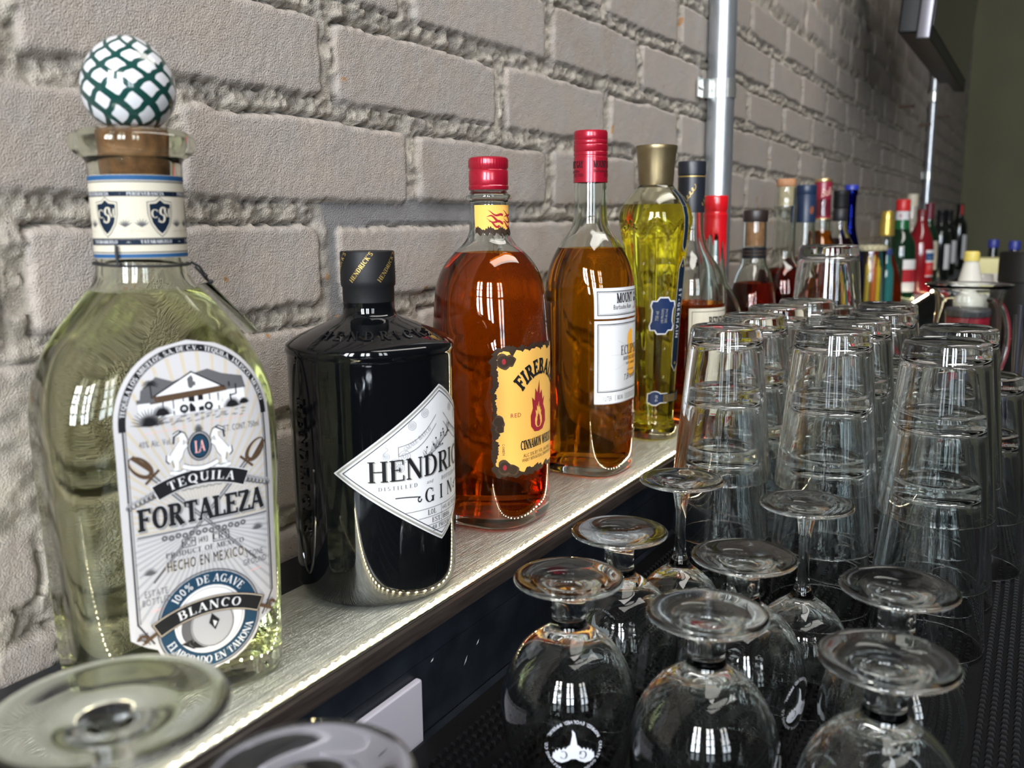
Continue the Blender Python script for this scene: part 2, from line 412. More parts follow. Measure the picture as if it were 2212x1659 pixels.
def brick_wall():
    xs = [-.12]
    while xs[-1] < 6.55: xs.append(xs[-1] + max(.0019, .0019 * (abs(xs[-1]) / .55) ** .9 if xs[-1] > .1 else .004))
    zs = [-.30]
    while zs[-1] < 1.75:
        z = zs[-1]; zs.append(z + (.02 if z < -.03 else .0021 if z < .56 else .0021 + .05 * (z - .56)))
    xs = np.array(xs); zs = np.array(zs); X, Z = np.meshgrid(xs, zs)
    # uneven running bond measured off the wall: big painted bricks, thick smeared mortar
    pitch = .0778; z0 = .1925
    wx = X + .004 * (fbm(X * 26, Z * 26, 3) - .5) * 2; wz = Z + .0035 * (fbm(X * 22, Z * 30, 9) - .5) * 2 + .003 * np.sin(X * 3.1)
    row = np.floor((wz - z0) / pitch).astype(int); v = (wz - z0) - row * pitch
    par = np.where(row % 2 == 0, .306, .414)
    par = par + .012 * (vnoise(row * 1.7, row * .3, 5) - .5)
    L = .2585
    k = np.floor((wx - par) / L).astype(int); u = (wx - par) - k * L
    hb = .0600 + .006 * (vnoise(k * 3.1 + 7, row * 5.3, 21) - .3); lb = .2385 + .008 * (vnoise(k * 2.3, row * 4.1 + 3, 31) - .3)
    du = np.minimum(u, lb - u); dv = np.minimum(v, hb - v)
    r = .008
    inside = np.minimum(du, dv); corner = np.where((du < r) & (dv < r), r - np.hypot(r - du, r - dv), inside)
    d = corner + .0018 * (fbm(X * 170, Z * 170, 14) - .5) * 2        # signed distance into the brick
    brick = np.clip(d / .0012, 0, 1)
    face = .0006 * (fbm(X * 60, Z * 60, 41) - .5) + .0020 * (vnoise(k * 5.7, row * 3.9, 51) - .5) + .0008 * (fbm(X * 300, Z * 300, 43, 2) - .5)
    rim = -.0035 * np.clip(1 - d / .005, 0, 1) ** 2
    lump = fbm(X * 75, Z * 95, 61, 4); big = fbm(X * 14, Z * 20, 71)
    mort = -.0060 + .0110 * (lump - .35) + .0055 * (big - .5) + .0042 * (fbm(X * 300, Z * 300, 66, 2) - .5)
    crev = -.0095 * np.exp(-((d + .0010) / .0016) ** 2) * np.clip((fbm(X * 9, Z * 9, 77) - .34) * 8, 0, 1)
    h = np.where(d > 0, face + rim, mort) + crev
    # smooth trowelled grey patch in the joints behind the bottles
    px = np.exp(-(((X - .575) / .026) ** 4 + ((Z - .225) / .075) ** 4)) + np.exp(-(((X - .70) / .15) ** 6 + ((Z - .262) / .011) ** 4))
    patch = np.clip(px * 1.6, 0, 1) * np.clip(1 - brick, 0, 1)
    h = h * (1 - patch) + patch * (-.0042 + .0012 * (lump - .5))
    # broken bare render low down at the left
    low = np.clip((.19 - Z) / .04, 0, 1) * np.clip((.36 - X) / .05, 0, 1) * (fbm(X * 16, Z * 16, 83) > .44)
    h = h * (1 - low) + low * (-.002 + .009 * (lump - .4))
    nx, nz = len(xs), len(zs)
    co = np.stack([X, WY - h, Z], -1).reshape(-1, 3)
    i = np.arange((nz - 1) * (nx - 1)); r_, c_ = i // (nx - 1), i % (nx - 1); a = r_ * nx + c_
    fc = np.stack([a, a + 1, a + nx + 1, a + nx], 1)
    me = bpy.data.meshes.new('wall_back'); me.vertices.add(len(co)); me.vertices.foreach_set('co', co.ravel().astype(np.float32))
    me.loops.add(fc.size); me.loops.foreach_set('vertex_index', fc.ravel().astype(np.int32)); me.polygons.add(len(fc))
    me.polygons.foreach_set('loop_start', (np.arange(len(fc)) * 4).astype(np.int32)); me.polygons.foreach_set('use_smooth', np.ones(len(fc), bool))
    at = me.attributes.new('mortar', 'FLOAT', 'POINT'); at.data.foreach_set('value', np.clip(1 - brick + low, 0, 1).ravel().astype(np.float32))
    at = me.attributes.new('patch', 'FLOAT', 'POINT'); at.data.foreach_set('value', patch.ravel().astype(np.float32))
    at = me.attributes.new('tone', 'FLOAT', 'POINT'); at.data.foreach_set('value', vnoise(k * 9.7, row * 7.3, 91).ravel().astype(np.float32))
    me.update(); me.validate()
    m, t, b = nodes_of('painted_brick'); b.inputs['Roughness'].default_value = .82; b.inputs['Specular IOR Level'].default_value = .3
    def attr(n): q = t.nodes.new('ShaderNodeAttribute'); q.attribute_name = n; return q.outputs['Fac']
    def mix(f, a, c2):
        q = t.nodes.new('ShaderNodeMix'); q.data_type = 'RGBA'; t.links.new(f, q.inputs[0])
        for s_, val in ((6, a), (7, c2)):
            if isinstance(val, tuple): q.inputs[s_].default_value = (*val, 1)
            else: t.links.new(val, q.inputs[s_])
        return q.outputs[2]
    def noi(scale, lo, hi, det=5):
        c = t.nodes.new('ShaderNodeTexCoord'); n = t.nodes.new('ShaderNodeTexNoise'); n.inputs['Scale'].default_value = scale; n.inputs['Detail'].default_value = det
        t.links.new(c.outputs['Object'], n.inputs['Vector']); q = t.nodes.new('ShaderNodeMapRange'); q.inputs[1].default_value = lo; q.inputs[2].default_value = hi
        t.links.new(n.outputs['Fac'], q.inputs[0]); return q.outputs[0]
    c = mix(attr('tone'), (.298, .256, .220), (.382, .330, .286))
    c = mix(noi(30, .35, .7), c, (.325, .295, .27))
    mo = mix(noi(55, .35, .65), (.27, .242, .21), (.42, .375, .31))
    c = mix(attr('mortar'), c, mo)
    c = mix(attr('patch'), c, (.205, .20, .20))
    c = mix(noi(420, .70, .76, 2), c, (.12, .11, .10))
    c = mix(noi(38, .735, .76, 2), c, (.34, .19, .09))
    t.links.new(c, b.inputs['Base Color'])
    bn = t.nodes.new('ShaderNodeBump'); bn.inputs['Strength'].default_value = .75; bn.inputs['Distance'].default_value = .0011
    t.links.new(noi(900, .25, .75, 3), bn.inputs['Height']); t.links.new(bn.outputs[0], b.inputs['Normal'])
    me.materials.append(m)
    o = bpy.data.objects.new('wall_back', me); COL.objects.link(o); return tag(o, kind='structure')
brick_wall()
mb = MB(); mb.box(6.55, 6.7, -3.2, .49, -1.05, 2.4); tag(mb.obj('wall_right', pmat('olive_paint', (.105, .106, .058), .8, noise=(2, (.125, .122, .068)), bump=(60, .2)), smooth=False), kind='structure')
mb = MB(); mb.box(-3.2, 6.7, -3.2, .8, -1.15, -1.05); tag(mb.obj('floor', pmat('dark_floor', (.06, .055, .05), .5, noise=(3, (.09, .08, .07))), smooth=False), kind='structure')

# ------------------------------------------------------------------ shelf, light strip, counter, mat
BLACK = pmat('black_paint', (.0055, .0075, .011), .36, noise=(40, (.011, .014, .019)), bump=(90, .25), spec=.30)
DARKW = pmat('dark_trim', (.020, .015, .013), .38, noise=(30, (.034, .026, .022), (1, 12, 12)), bump=(160, .3, (.2, 3, 3)))
t = thing('back_shelf', 'black painted wooden ledge along the brick wall carrying the bottles', 'shelf', (0, 0, 0))
mb = MB(); mb.box(-.1, 6.5, .3285, .482, -.030, -.0022); bevel(mb.obj('shelf_board', BLACK, t), .001)
mb = MB(); mb.box(-.1, 6.5, .3245, .3283, -.0105, .0002); bevel(mb.obj('front_trim', DARKW, t), .0008)['label'] = 'dark brown front trim strip'
mb = MB(); mb.box(-.1, 6.5, .3285, .345, -.0805, -.0305); mb.obj('fascia_panel', BLACK, t, smooth=False)
# small paint chips on the fascia
for (x, z, l, a) in ((.492, -.052, .004, .9), (.508, -.045, .0025, .7), (.452, -.034, .0020, .5), (.585, -.036, .003, .4)):
    c, s_ = math.cos(a), math.sin(a); mb = MB()
    mb.add([(x - l * c, .3284, z - l * s_), (x + .0004, .3282, z - .0004), (x + l * c, .3284, z + l * s_), (x - .0006, .3282, z + .0006)], [(0, 1, 2, 3)])
    mb.obj('paint_chip', pmat('bare_chip', (.45, .43, .42), .8), t, smooth=False, fix=False)

def tray_mat():
    m, tt, b = nodes_of('brushed_metal')
    b.inputs['Metallic'].default_value = .85; b.inputs['Roughness'].default_value = .27; b.inputs['Anisotropic'].default_value = .75
    tn = tt.nodes.new('ShaderNodeTangent'); tn.direction_type = 'UV_MAP'; tn.uv_map = 'brush'; tt.links.new(tn.outputs[0], b.inputs['Tangent'])
    c = tt.nodes.new('ShaderNodeTexCoord')
    def noi(sc, st, det, lo, hi):
        mpn = tt.nodes.new('ShaderNodeMapping'); mpn.inputs['Scale'].default_value = st; n = tt.nodes.new('ShaderNodeTexNoise'); n.inputs['Scale'].default_value = sc; n.inputs['Detail'].default_value = det
        tt.links.new(c.outputs['Object'], mpn.inputs[0]); tt.links.new(mpn.outputs[0], n.inputs['Vector'])
        q = tt.nodes.new('ShaderNodeMapRange'); q.inputs[1].default_value = .35; q.inputs[2].default_value = .65; q.inputs[3].default_value = lo; q.inputs[4].default_value = hi
        tt.links.new(n.outputs['Fac'], q.inputs[0]); return q.outputs[0]
    r = tt.nodes.new('ShaderNodeValToRGB'); r.color_ramp.elements[0].color = (.62, .64, .57, 1); r.color_ramp.elements[1].color = (.79, .81, .73, 1)
    tt.links.new(noi(220, (.05, 1.6, 1), 4, 0, 1), r.inputs[0]); tt.links.new(r.outputs[0], b.inputs['Base Color'])
    tt.links.new(noi(300, (.2, 1, 1), 3, .28, .44), b.inputs['Roughness'])
    bn = tt.nodes.new('ShaderNodeBump'); bn.inputs['Strength'].default_value = .55; bn.inputs['Distance'].default_value = .0005
    tt.links.new(noi(600, (.06, 1.5, 1), 3, 0, 1), bn.inputs['Height'])
    b2 = tt.nodes.new('ShaderNodeBump'); b2.inputs['Strength'].default_value = .35; b2.inputs['Distance'].default_value = .0006
    tt.links.new(noi(900, (1, 1, 1), 2, 0, 1), b2.inputs['Height']); tt.links.new(bn.outputs[0], b2.inputs['Normal']); tt.links.new(b2.outputs[0], b.inputs['Normal'])
    return m
TRAY = tray_mat()
t = thing('metal_tray', 'scratched brushed metal tray strip under the bottles on the black ledge', 'tray', (0, 0, 0))
mb = MB(); mb.box(-.1, 4.2, .3300, .4340, -.0021, 0); o = bevel(mb.obj('tray_plate', TRAY, t), .0006)
uv = o.data.uv_layers.new(name='brush')
for lp in o.data.loops: uv.data[lp.index].uv = (o.data.vertices[lp.vertex_index].co.x, o.data.vertices[lp.vertex_index].co.y)
mb = MB(); mb.box(-.1, 4.2, .3286, .3299, -.0021, .0016); bevel(mb.obj('front_lip', pmat('lip_metal', (.62, .60, .56), .22, 1.0), t), .0003)
LED = pmat('lit_diode', (1, 1, 1), .4, emit=((1.0, .85, .50), 210.0))
t = thing('led_strip', 'row of tiny lit warm white diodes along the front edge of the metal tray', 'light strip', (0, .3345, 0))
mb = MB(); mb.box(-.09, 4.2, -.0016, .0012, .00005, .00045); mb.obj('strip_tape', pmat('led_tape', (.75, .72, .62), .4), t, smooth=False)
mb = MB(); mb.box(-.0009, .0009, -.0007, .0007, 0, .0011); d0 = bevel(mb.obj('diode', LED, t), .0003); d0.location = (.235, 0, .0005)
for k in range(1, 100):
    o = d0.copy(); COL.objects.link(o); o.location = (.235 + k * .0086, 0, .0005)
mb = MB()
for k in list(range(-36, 0)) + list(range(100, 430)): mb.box(.235 + k * .0086 - .0009, .235 + k * .0086 + .0009, -.0007, .0007, .0005, .0016)
tag(mb.obj('diode', LED, t, smooth=False), kind='stuff')

t = thing('bar_counter', 'black back bar counter under the rubber mat in front of the ledge', 'counter', (0, 0, 0))
mb = MB(); mb.box(-.1, 6.5, -.30, .3283, -.130, -.0805); bevel(mb.obj('counter_top', BLACK, t), .002)
mb = MB(); mb.box(-.1, 6.5, -.26, .33, -1.05, -.1305); mb.obj('cabinet_front', BLACK, t, smooth=False)
MAT_Z = -.0740
RUB = pmat('black_rubber', (.004, .004, .0045), .55, bump=(500, .2), spec=.10)
t = thing('bar_mat', 'black rubber bar mat with rows of small nubs under the upturned glasses', 'mat', (0, 0, -.0804))
mb = MB(); mb.box(.02, 1.46, -.20, .318, .0, .0036); bevel(mb.obj('mat_base', RUB, t), .001)
mb = MB()
P_ = .0072
for i in range(int(1.40 / P_)):
    x = .045 + i * P_
    for j in range(int(.50 / P_)):
        y = -.19 + j * P_
        if (j % 5) == 4: continue
        q, r = .0023, .0014
        mb.add([(x - q, y - q, .0036), (x + q, y - q, .0036), (x + q, y + q, .0036), (x - q, y + q, .0036), (x - r, y - r, .0062), (x + r, y - r, .0062), (x + r, y + r, .0062), (x - r, y + r, .0062)],
               [(4, 5, 6, 7), (0, 1, 5, 4), (1, 2, 6, 5), (2, 3, 7, 6), (3, 0, 4, 7)])
tag(mb.obj('nub_grid', RUB, t, smooth=False, fix=False), kind='stuff')

# outlet on the fascia
PLATE = pmat('plate_white', (.40, .38, .43), .45)
t = thing('wall_outlet', 'white wall outlet cover plate on the black fascia below the ledge', 'outlet', (.367, .3284, -.0775))
t.location.y = .3284
mb = MB(); mb.box(-.067, .067, -.0052, 0, -.0400, .0400); bevel(mb.obj('cover_plate', PLATE, t), .0030, 3)
mb = MB(); mb.box(-.0335, .0335, -.0072, -.0053, -.0168, .0168); bevel(mb.obj('receptacle', pmat('outlet_white', (.36, .34, .385), .42), t), .0015)
mb = MB()
for sx_ in (-1, 1):
    for dz in (-.0062, .0062): mb.box(sx_ * .019 - .0035, sx_ * .019 + .0035, -.0075, -.0073, dz - .0007, dz + .0007)
    mb.lathe([(0, 0), (.0022, 0), (.0022, .0002), (0, .0002)], 12, c=(sx_ * .019 + .0075, -.0075, 0))
mb.obj('socket_slot', pmat('slot_dark', (.02, .02, .02), .6), t, smooth=False)
for sx_ in (-1, 1):
    mb = MB(); mb.lathe([(0, .0012), (.0022, .0010), (.0030, 0), (0, -.0002)], 20)
    for v in range(len(mb.v)): x, y, z = mb.v[v]; mb.v[v] = (x, -z, y)
    o = mb.obj('screw', pmat('screw_steel', (.62, .61, .60), .3, 1.), t); o.location = (sx_ * .0572, -.0053, -.006)
    mb = MB(); mb.box(-.0026, .0026, -.0014, -.0009, -.0004, .0004); s2 = mb.obj('slot', pmat('slot_dark', (.02, .02, .02)), o, smooth=False); s2.rotation_euler = (0, .6, 0)

# ------------------------------------------------------------------ conduits, nails, television
ZINC = pmat('galvanised_steel', (.42, .45, .48), .33, .85, noise=(60, (.54, .57, .60), (1, 1, .3)), bump=(200, .15))
ZINC2 = pmat('bright_zinc', (.66, .68, .66), .28, .9, noise=(80, (.75, .76, .72)))
def strap(parent, r, z, hgt_, scr):
    mb = MB(); n = 18; th = .0018; V = []
    prof = [(-r - .030, .0), (-r - .0065, .0)] + [(-(r + .001) * math.cos(a), -.021 - (r + .001) * math.sin(a) * 1.0 + .0) for a in np.linspace(-.55, PI + .0, n)]
    for (x, y) in prof: V += [(x, y, z), (x, y, z + hgt_)]
    out = [(x * 1.0 - (0 if i < 2 else th * math.copysign(1, x) * abs(x) / (r + .001)), y - th) for i, (x, y) in enumerate(prof)]
    for (x, y) in out: V += [(x, y, z), (x, y, z + hgt_)]
    m_ = len(prof); Fs = []
    for i in range(m_ - 1):
        a = 2 * i; b = 2 * m_ + 2 * i
        Fs += [(a, a + 2, a + 3, a + 1), (b, b + 1, b + 3, b + 2), (a, b, b + 2, a + 2), (a + 1, a + 3, b + 3, b + 1)]
    Fs += [(0, 1, 2 * m_ + 1, 2 * m_), (2 * m_ - 2, 4 * m_ - 2, 4 * m_ - 1, 2 * m_ - 1)]
    mb.add(V, Fs); o = mb.obj('pipe_strap', ZINC2, parent)
    for dx in scr:
        mb = MB(); mb.lathe([(0, .0022), (.0028, .0018), (.0042, 0), (0, 0)], 16)
        for v in range(len(mb.v)): x, y, q = mb.v[v]; mb.v[v] = (x + dx, -q - th, y + z + hgt_ / 2)
        mb.obj('screw', pmat('screw_steel', (.62, .61, .60), .3, 1.), o)
    return o
t = thing('conduit_pipe', 'thick galvanised conduit pipe rising up the brick wall behind the row of bottles', 'pipe', (1.452, .4630, 0))
mb = MB(); mb.lathe([(0, -.0015), (.0215, -.0015), (.0215, 1.75), (0, 1.75)], 40); mb.obj('pipe', ZINC, t)
o = strap(t, .0215, .4430, .029, (-.0435, -.034)); o.location = (0, .0215, 0)
t = thing('conduit_pipe', 'thinner galvanised conduit running up to the wall television', 'pipe', (4.42, .4660, 0))
mb = MB(); mb.lathe([(0, -.0015), (.0165, -.0015), (.0165, 1.75), (0, 1.75)], 28); mb.obj('pipe', ZINC, t)
mb = MB(); mb.lathe([(.0168, .750), (.021, .755), (.021, .795), (.0168, .800)], 24); mb.obj('coupling', ZINC2, t)
o = strap(t, .0165, .428, .030, (-.035,)); o.location = (0, .0205, 0)
for i, (x, z, l) in enumerate(((3.59, .651, 'rusty nail left in the brick wall, nearest below the television'), (4.85, .733, 'rusty nail in the brick to the right of the thin conduit'), (4.16, .637, 'rusty nail in the brick just left of the thin conduit'))):
    mb = MB(); mb.lathe([(0, 0), (.009, 0), (.009, .002), (.0045, .004), (.0045, .05), (0, .055)], 12)
    for v in range(len(mb.v)): a, b, c = mb.v[v]; mb.v[v] = (a, c - .035, b)
    o = mb.obj('wall_nail', pmat('rusty_iron', (.10, .06, .04), .7, .3)); o.location = (x, WY - .012, z); tag(o, l, 'nail', 'nails in the brick wall')

TVP = pmat('tv_plastic', (.009, .009, .010), .4, spec=.25); TVE = pmat('tv_lit_edge', (.16, .15, .17), .25, .4)  # edge colour is paler to carry the purple light on the bezel side
t = thing('television', 'black flat television hung high on the far end of the brick wall', 'television', (2.225, .250, .636)); t.rotation_euler = (math.radians(4), 0, 0)
mb = MB(); mb.box(0, .95, 0, .030, 0, .56); bevel(mb.obj('frame', TVP, t), .004, 3)
mb = MB(); mb.box(-.0015, .0, .003, .026, .004, .556); bevel(mb.obj('edge_strip', TVE, t), .0006)['label'] = 'side edge, its purple light put into a paler colour'
mb = MB(); mb.box(.012, .938, -.0012, 0.0002, .030, .548); mb.obj('screen', pmat('tv_screen', (.006, .006, .007), .12, spec=.6), t, smooth=False)
mb = MB(); mb.box(.04, .91, .031, .075, .02, .50); bevel(mb.obj('back_housing', TVP, t), .012, 3)
mb = MB(); mb.box(.30, .62, .076, .095, .12, .40); mb.box(.40, .52, .096, .228, .2, .3); mb.obj('wall_bracket', pmat('bracket_black', (.015, .015, .015), .5), t, smooth=False)

# ------------------------------------------------------------------ glassware
def flip(mb):
    mb.v = [(x, -y, -z) for x, y, z in mb.v]
def spline(pts, k=2): return [tuple(q) for q in chaikin(pts, k)]
def pint_mesh(sc=1., H=.133, RB=.030, RT=.042):
    th = lambda z: .0021 + .0039 * (1 - z / H)
    rad = lambda z: RB + (RT - RB) * z / H
    out = [(0, .0022)] + spline([(.018 * sc, .0020), (RB - .006, .0016), (RB - .0045, 0), (RB - .0022, 0), (RB - .0002, .0022), (RB + .0003, .006)])
    out += [(rad(z), z) for z in np.linspace(.014, H - .004, 9)]
    lip = spline([(rad(H - .003), H - .003), (RT, H - .0005), (RT - .001, H), (RT - .002, H - .0006), (rad(H - .003) - th(H), H - .004)])
    inn = [(rad(z) - th(z), z) for z in np.linspace(H - .012, .022, 9)]
    bot = spline([(rad(.020) - th(.020), .020), (rad(.014) - th(.014) - .0008, .0150), (rad(.012) - .0115, .0128), (.012, .0122)])
    return out + lip + inn + bot + [(0, .0120)]
PGLS = gmat('pressed_glass', (.985, .993, .992), 1.48, bump=(120, .035, (1, 1, .02)))
pm = MB(); pm.lathe(pint_mesh(), 56); flip(pm); pm.v = [(x, y, z + .133) for x, y, z in pm.v]
pint0 = pm.obj('pint_glass', PGLS, link=False)
bm_ = MB(); bm_.lathe(pint_mesh(1, .149, .0345, .0465), 56); flip(bm_); bm_.v = [(x, y, z + .149) for x, y, z in bm_.v]
big0 = bm_.obj('pint_glass', PGLS, link=False)
def stack(x, y, n, where, first=pint0, step=.0521, grp='upturned pint glasses nested in stacks on the bar mat'):
    lev = {3: ('bottom', 'middle', 'top'), 2: ('bottom', 'top')}[n]
    for k in range(n):
        o = first.copy(); COL.objects.link(o); o.location = (x + rng.normal() * .00008, y + rng.normal() * .00008, MAT_Z + k * step); o.rotation_euler = (0, 0, rng.random() * 6)
        tag(o, 'upturned clear pint glass, %s of %s' % (lev[k], where), 'glass', grp)
stack(.756, .230, 3, 'the front stack nearest the lit tray')
stack(.768, .144, 3, 'the middle stack in the front row')
stack(.733, .0565, 3, 'the large front stack at the outer mat edge')
stack(.860, .2345, 3, 'the second stack along the lit tray')
stack(.8565, .142, 3, 'the stack right behind the middle front one')
stack(.832, .056, 3, 'the stack right behind the large outer one')
stack(.957, .2365, 3, 'the third stack along the lit tray')
stack(.946, .132, 3, 'the third stack back in the middle line')
stack(1.049, .2275, 3, 'the stack just before the tallest stack')
stack(1.036, .140, 3, 'the rearmost stack in the middle line')
stack(.925, .036, 2, 'the low two-glass stack at the outer mat edge')
stack(1.150, .226, 3, 'the tallest wide stack at the back by the bottles', big0, .0735)

FOOT = lambda R, s: [(0, .0030), (R * .30, .0022), (R * .62, .0010), (R * .90, .0002), (R * .975, .0004), (R, .0016), (R * .985, .0028), (R * .86, .0036), (R * .55, .0052)]
def snifter_profile():
    R = .0315; H = .127
    out = FOOT(R, 1) + [(.0135, .0080), (.0102, .0115), (.0095, .016), (.0096, .024), (.0104, .0300), (.0165, .0345), (.0265, .0420), (.0345, .0540), (.0388, .0690), (.0395, .0790), (.0380, .0950), (.0345, .1120), (.0312, .1255)]
    lip = [(.0308, .1270), (.0301, .1262)]
    inn = [(.0330, .1120), (.0366, .0950), (.0382, .0790), (.0374, .0695), (.0330, .0560), (.0250, .0450), (.0150, .0385), (.006, .0362)]
    return [(0, .0030)] + spline(out[1:] + lip + inn, 2) + [(0, .0358)]
SP = snifter_profile()
sm_ = MB(); sm_.lathe(SP, 72); sm_.v = [(x, -y, .127 - z) for x, y, z in sm_.v]; snif0 = sm_.obj('snifter_glass', GLASS, link=False)
# printed round emblem on the bowl (drawn upright, then the glass is turned over)
class BowlSurf:
    def __init__(s): 
        P = [p for p in SP[:SP.index(max(SP, key=lambda q: q[1]))] if p[1] > .034]; s.z = [p[1] for p in P]; s.r = [p[0] for p in P]
    def __call__(s, u, v, off):
        z = .083 + v; r = np.interp(z, s.z, s.r); a = -PI / 2 + u / .0392; r += off
        x, y = r * math.cos(a), r * math.sin(a); return (x, -y, .127 - z)
I_ETCH = pmat('white_print', (.62, .63, .68), .6)
ik = Ink(BowlSurf(), [I_ETCH, pmat('print_gap', (.10, .10, .12), .5)])
ik.arc('CREATE GOOD IMPERIAL BREWING CO.', (0, 0), .0142, .0017, 0, 90, track=.09, layer=1)
ik.arc('INSPIRED. EVOLVED. IMPERIAL.', (0, 0), .0158, .0017, 0, 270, track=.09, bottom=True, layer=1)
wing = [(.0006, .0062), (.003, .0080), (.0065, .0094), (.0095, .0088), (.0118, .0066), (.0112, .0030), (.0104, .0036), (.0098, .0012), (.0088, .0024), (.0078, .0002), (.0068, .0016), (.0055, -.0002), (.0046, .0008), (.003, -.0012), (.0018, -.002)]
for sg in (1, -1): ik.poly([(sg * p[0], p[1]) for p in (wing if sg == 1 else wing[::-1])], 0, 1)
ik.poly([(-.0022, .0068), (-.0020, -.0010), (-.0014, -.0048), (-.0006, -.0090), (.0010, -.0108), (.0008, -.0080), (.0014, -.0046), (.0020, -.0010), (.0022, .0068)], 0, 1)
ik.text('C', .0052, .0018, .0050, 1, 'serif', layer=3); ik.text('G', -.0052, .0018, .0050, 1, 'serif', layer=3)
logo0 = ik.mb.obj('printed_emblem', ik.mats, smooth=False, fix=False, link=False)
def snifter(x, y, logo_deg, label):
    o = snif0.copy(); COL.objects.link(o); o.location = (x, y, MAT_Z); tag(o, label, 'glass', 'upturned snifter glasses on the bar mat')
    if logo_deg is not None:
        l = logo0.copy(); COL.objects.link(l); l.parent = o; l['label'] = 'white printed round emblem'
        o.rotation_euler = (0, 0, math.radians(logo_deg - 90))
    return o
k_ = .9
snifter(.483 * k_, .243 * k_, -149, 'upturned snifter beside the black fascia with the clearest white emblem facing out')
snifter(.579 * k_, .250 * k_, 50, 'upturned snifter second along the fascia, foot just below the amber whisky bottle')
snifter(.475 * k_, .150 * k_, -82, 'upturned snifter centre front, its foot overlapping the snifter behind')
snifter(.573 * k_, .1570 * k_, -103, 'upturned snifter in the middle behind the centre front one, emblem at its side')
snifter(.567 * k_, .0600 * k_, 190, 'upturned snifter at the outer side behind the nearest outer one')
snifter(.466 * k_, .0520 * k_, 60, 'upturned snifter at the outer front with the largest foot')

def wine_profile(H, R, bh, br, rim, stem):
    zb = H - bh
    out = FOOT(R, 1)[:-1] + [(R * .45, .0050), (R * .22, .0085), (stem * 1.5, .0150), (stem * 1.05, .024), (stem, .034), (stem, zb - .022), (stem * 1.25, zb - .010), (stem * 2.2, zb - .001), (br * .55, zb + .006), (br * .84, zb + bh * .22), (br, zb + bh * .46), (br * .985, zb + bh * .68), (rim, H - .001)]
    lip = [(rim - .0005, H), (rim - .0011, H - .0008)]
    inn = [(br * .985 - .0012, zb + bh * .68), (br - .0013, zb + bh * .46), (br * .84 - .0016, zb + bh * .23), (br * .5, zb + .0088), (stem * 1.2, zb + .0040)]
    return [(0, .0030)] + spline(out[1:] + lip + inn, 2) + [(0, zb + .0034)]
def wine(x, y, label, *a):
    H = a[0]; m_ = MB(); m_.lathe(wine_profile(*a), 64); m_.v = [(px, -py, H - pz) for px, py, pz in m_.v]
    o = m_.obj('wine_glass', GLASS); o.location = (x, y, MAT_Z); return tag(o, label, 'glass', 'upturned wine glasses on the bar mat')
wine(.608, .2142, 'upturned small wine glass with thin stem nearest the lit tray', .1415, .0305, .074, .0330, .0290, .0036)
wine(.593, .1224, 'upturned small wine glass with thin stem standing out in the middle of the mat', .1415, .0305, .074, .0330, .0290, .0036)
wine(.163, .2455, 'upturned large wine glass at the lower left corner before the tequila bottle', .174, .0375, .094, .0390, .0320, .0042)
wine(.167, .1650, 'upturned large wine glass whose foot covers the white outlet plate', .174, .0302, .094, .0370, .0310, .0042)

# ------------------------------------------------------------------ bottles
def bottle(root, secs, glass, liquid=None, fill=0., wall=.0028, base=.006, seg=64, k=2, mod=None, bore=None, name='glass_body', solid=False):
    """hollow glass body lofted through sections (z,a,b,n), with a separate liquid body"""
    out = chaikin(secs, k)
    mb = MB()
    if solid:
        loft(mb, out, seg, mod=mod); ob = mb.obj(name, glass, root, ang=50); return ob, out
    top = out[-1]
    inn = []
    for (z, a, b, n) in out[::-1]:
        if z < base: break
        inn.append((z if z < top[0] - 1e-6 else z, max(a - wall, .004), max(b - wall, .004), n))
    last = inn[-1]
    inn += [(base + .0006, last[1] - .001, last[2] - .001, last[3]), (base, last[1] - .004, last[2] - .004, last[3])]
    punt = [(.0018, out[0][1] * .55, out[0][2] * .55, out[0][3]), (.0004, out[0][1] * .86, out[0][2] * .86, out[0][3])]
    loft(mb, punt + [tuple(r) for r in out] + inn, seg, mod=mod)
    ob = mb.obj(name, glass, root, ang=60)
    if liquid:
        e = .0006; L = [(base - .0005, inn[-1][1], inn[-1][2], inn[-1][3]), (base, inn[-2][1] + e, inn[-2][2] + e, inn[-2][3])]
        zs = [r for r in inn[::-1] if base + .001 < r[0] < fill - .0008]
        L += [(r[0], r[1] + e, r[2] + e, r[3]) for r in zs]
        q = np.array(inn[::-1]); L.append((fill, *(float(np.interp(fill, q[:, 0], q[:, j])) + (e if j < 3 else 0) for j in (1, 2, 3))))
        lb = MB(); loft(lb, L, seg, mod=mod); lb.obj('liquid', liquid, root, ang=30)
    return ob, out
def rows(*a): return [(z, r, r, 2.0) for z, r in a]
def cap(root, name, prof, mat, seg=48, mod=None, z=0, ang=35):
    mb = MB(); mb.lathe(prof, seg, mod=mod); o = mb.obj(name, mat, root, ang=ang); o.location = (0, 0, z); return o
def knurl(n, amp, z0, z1): return lambda a, z: 1 + (amp * (math.cos(n * a)) if z0 <= z <= z1 else 0)

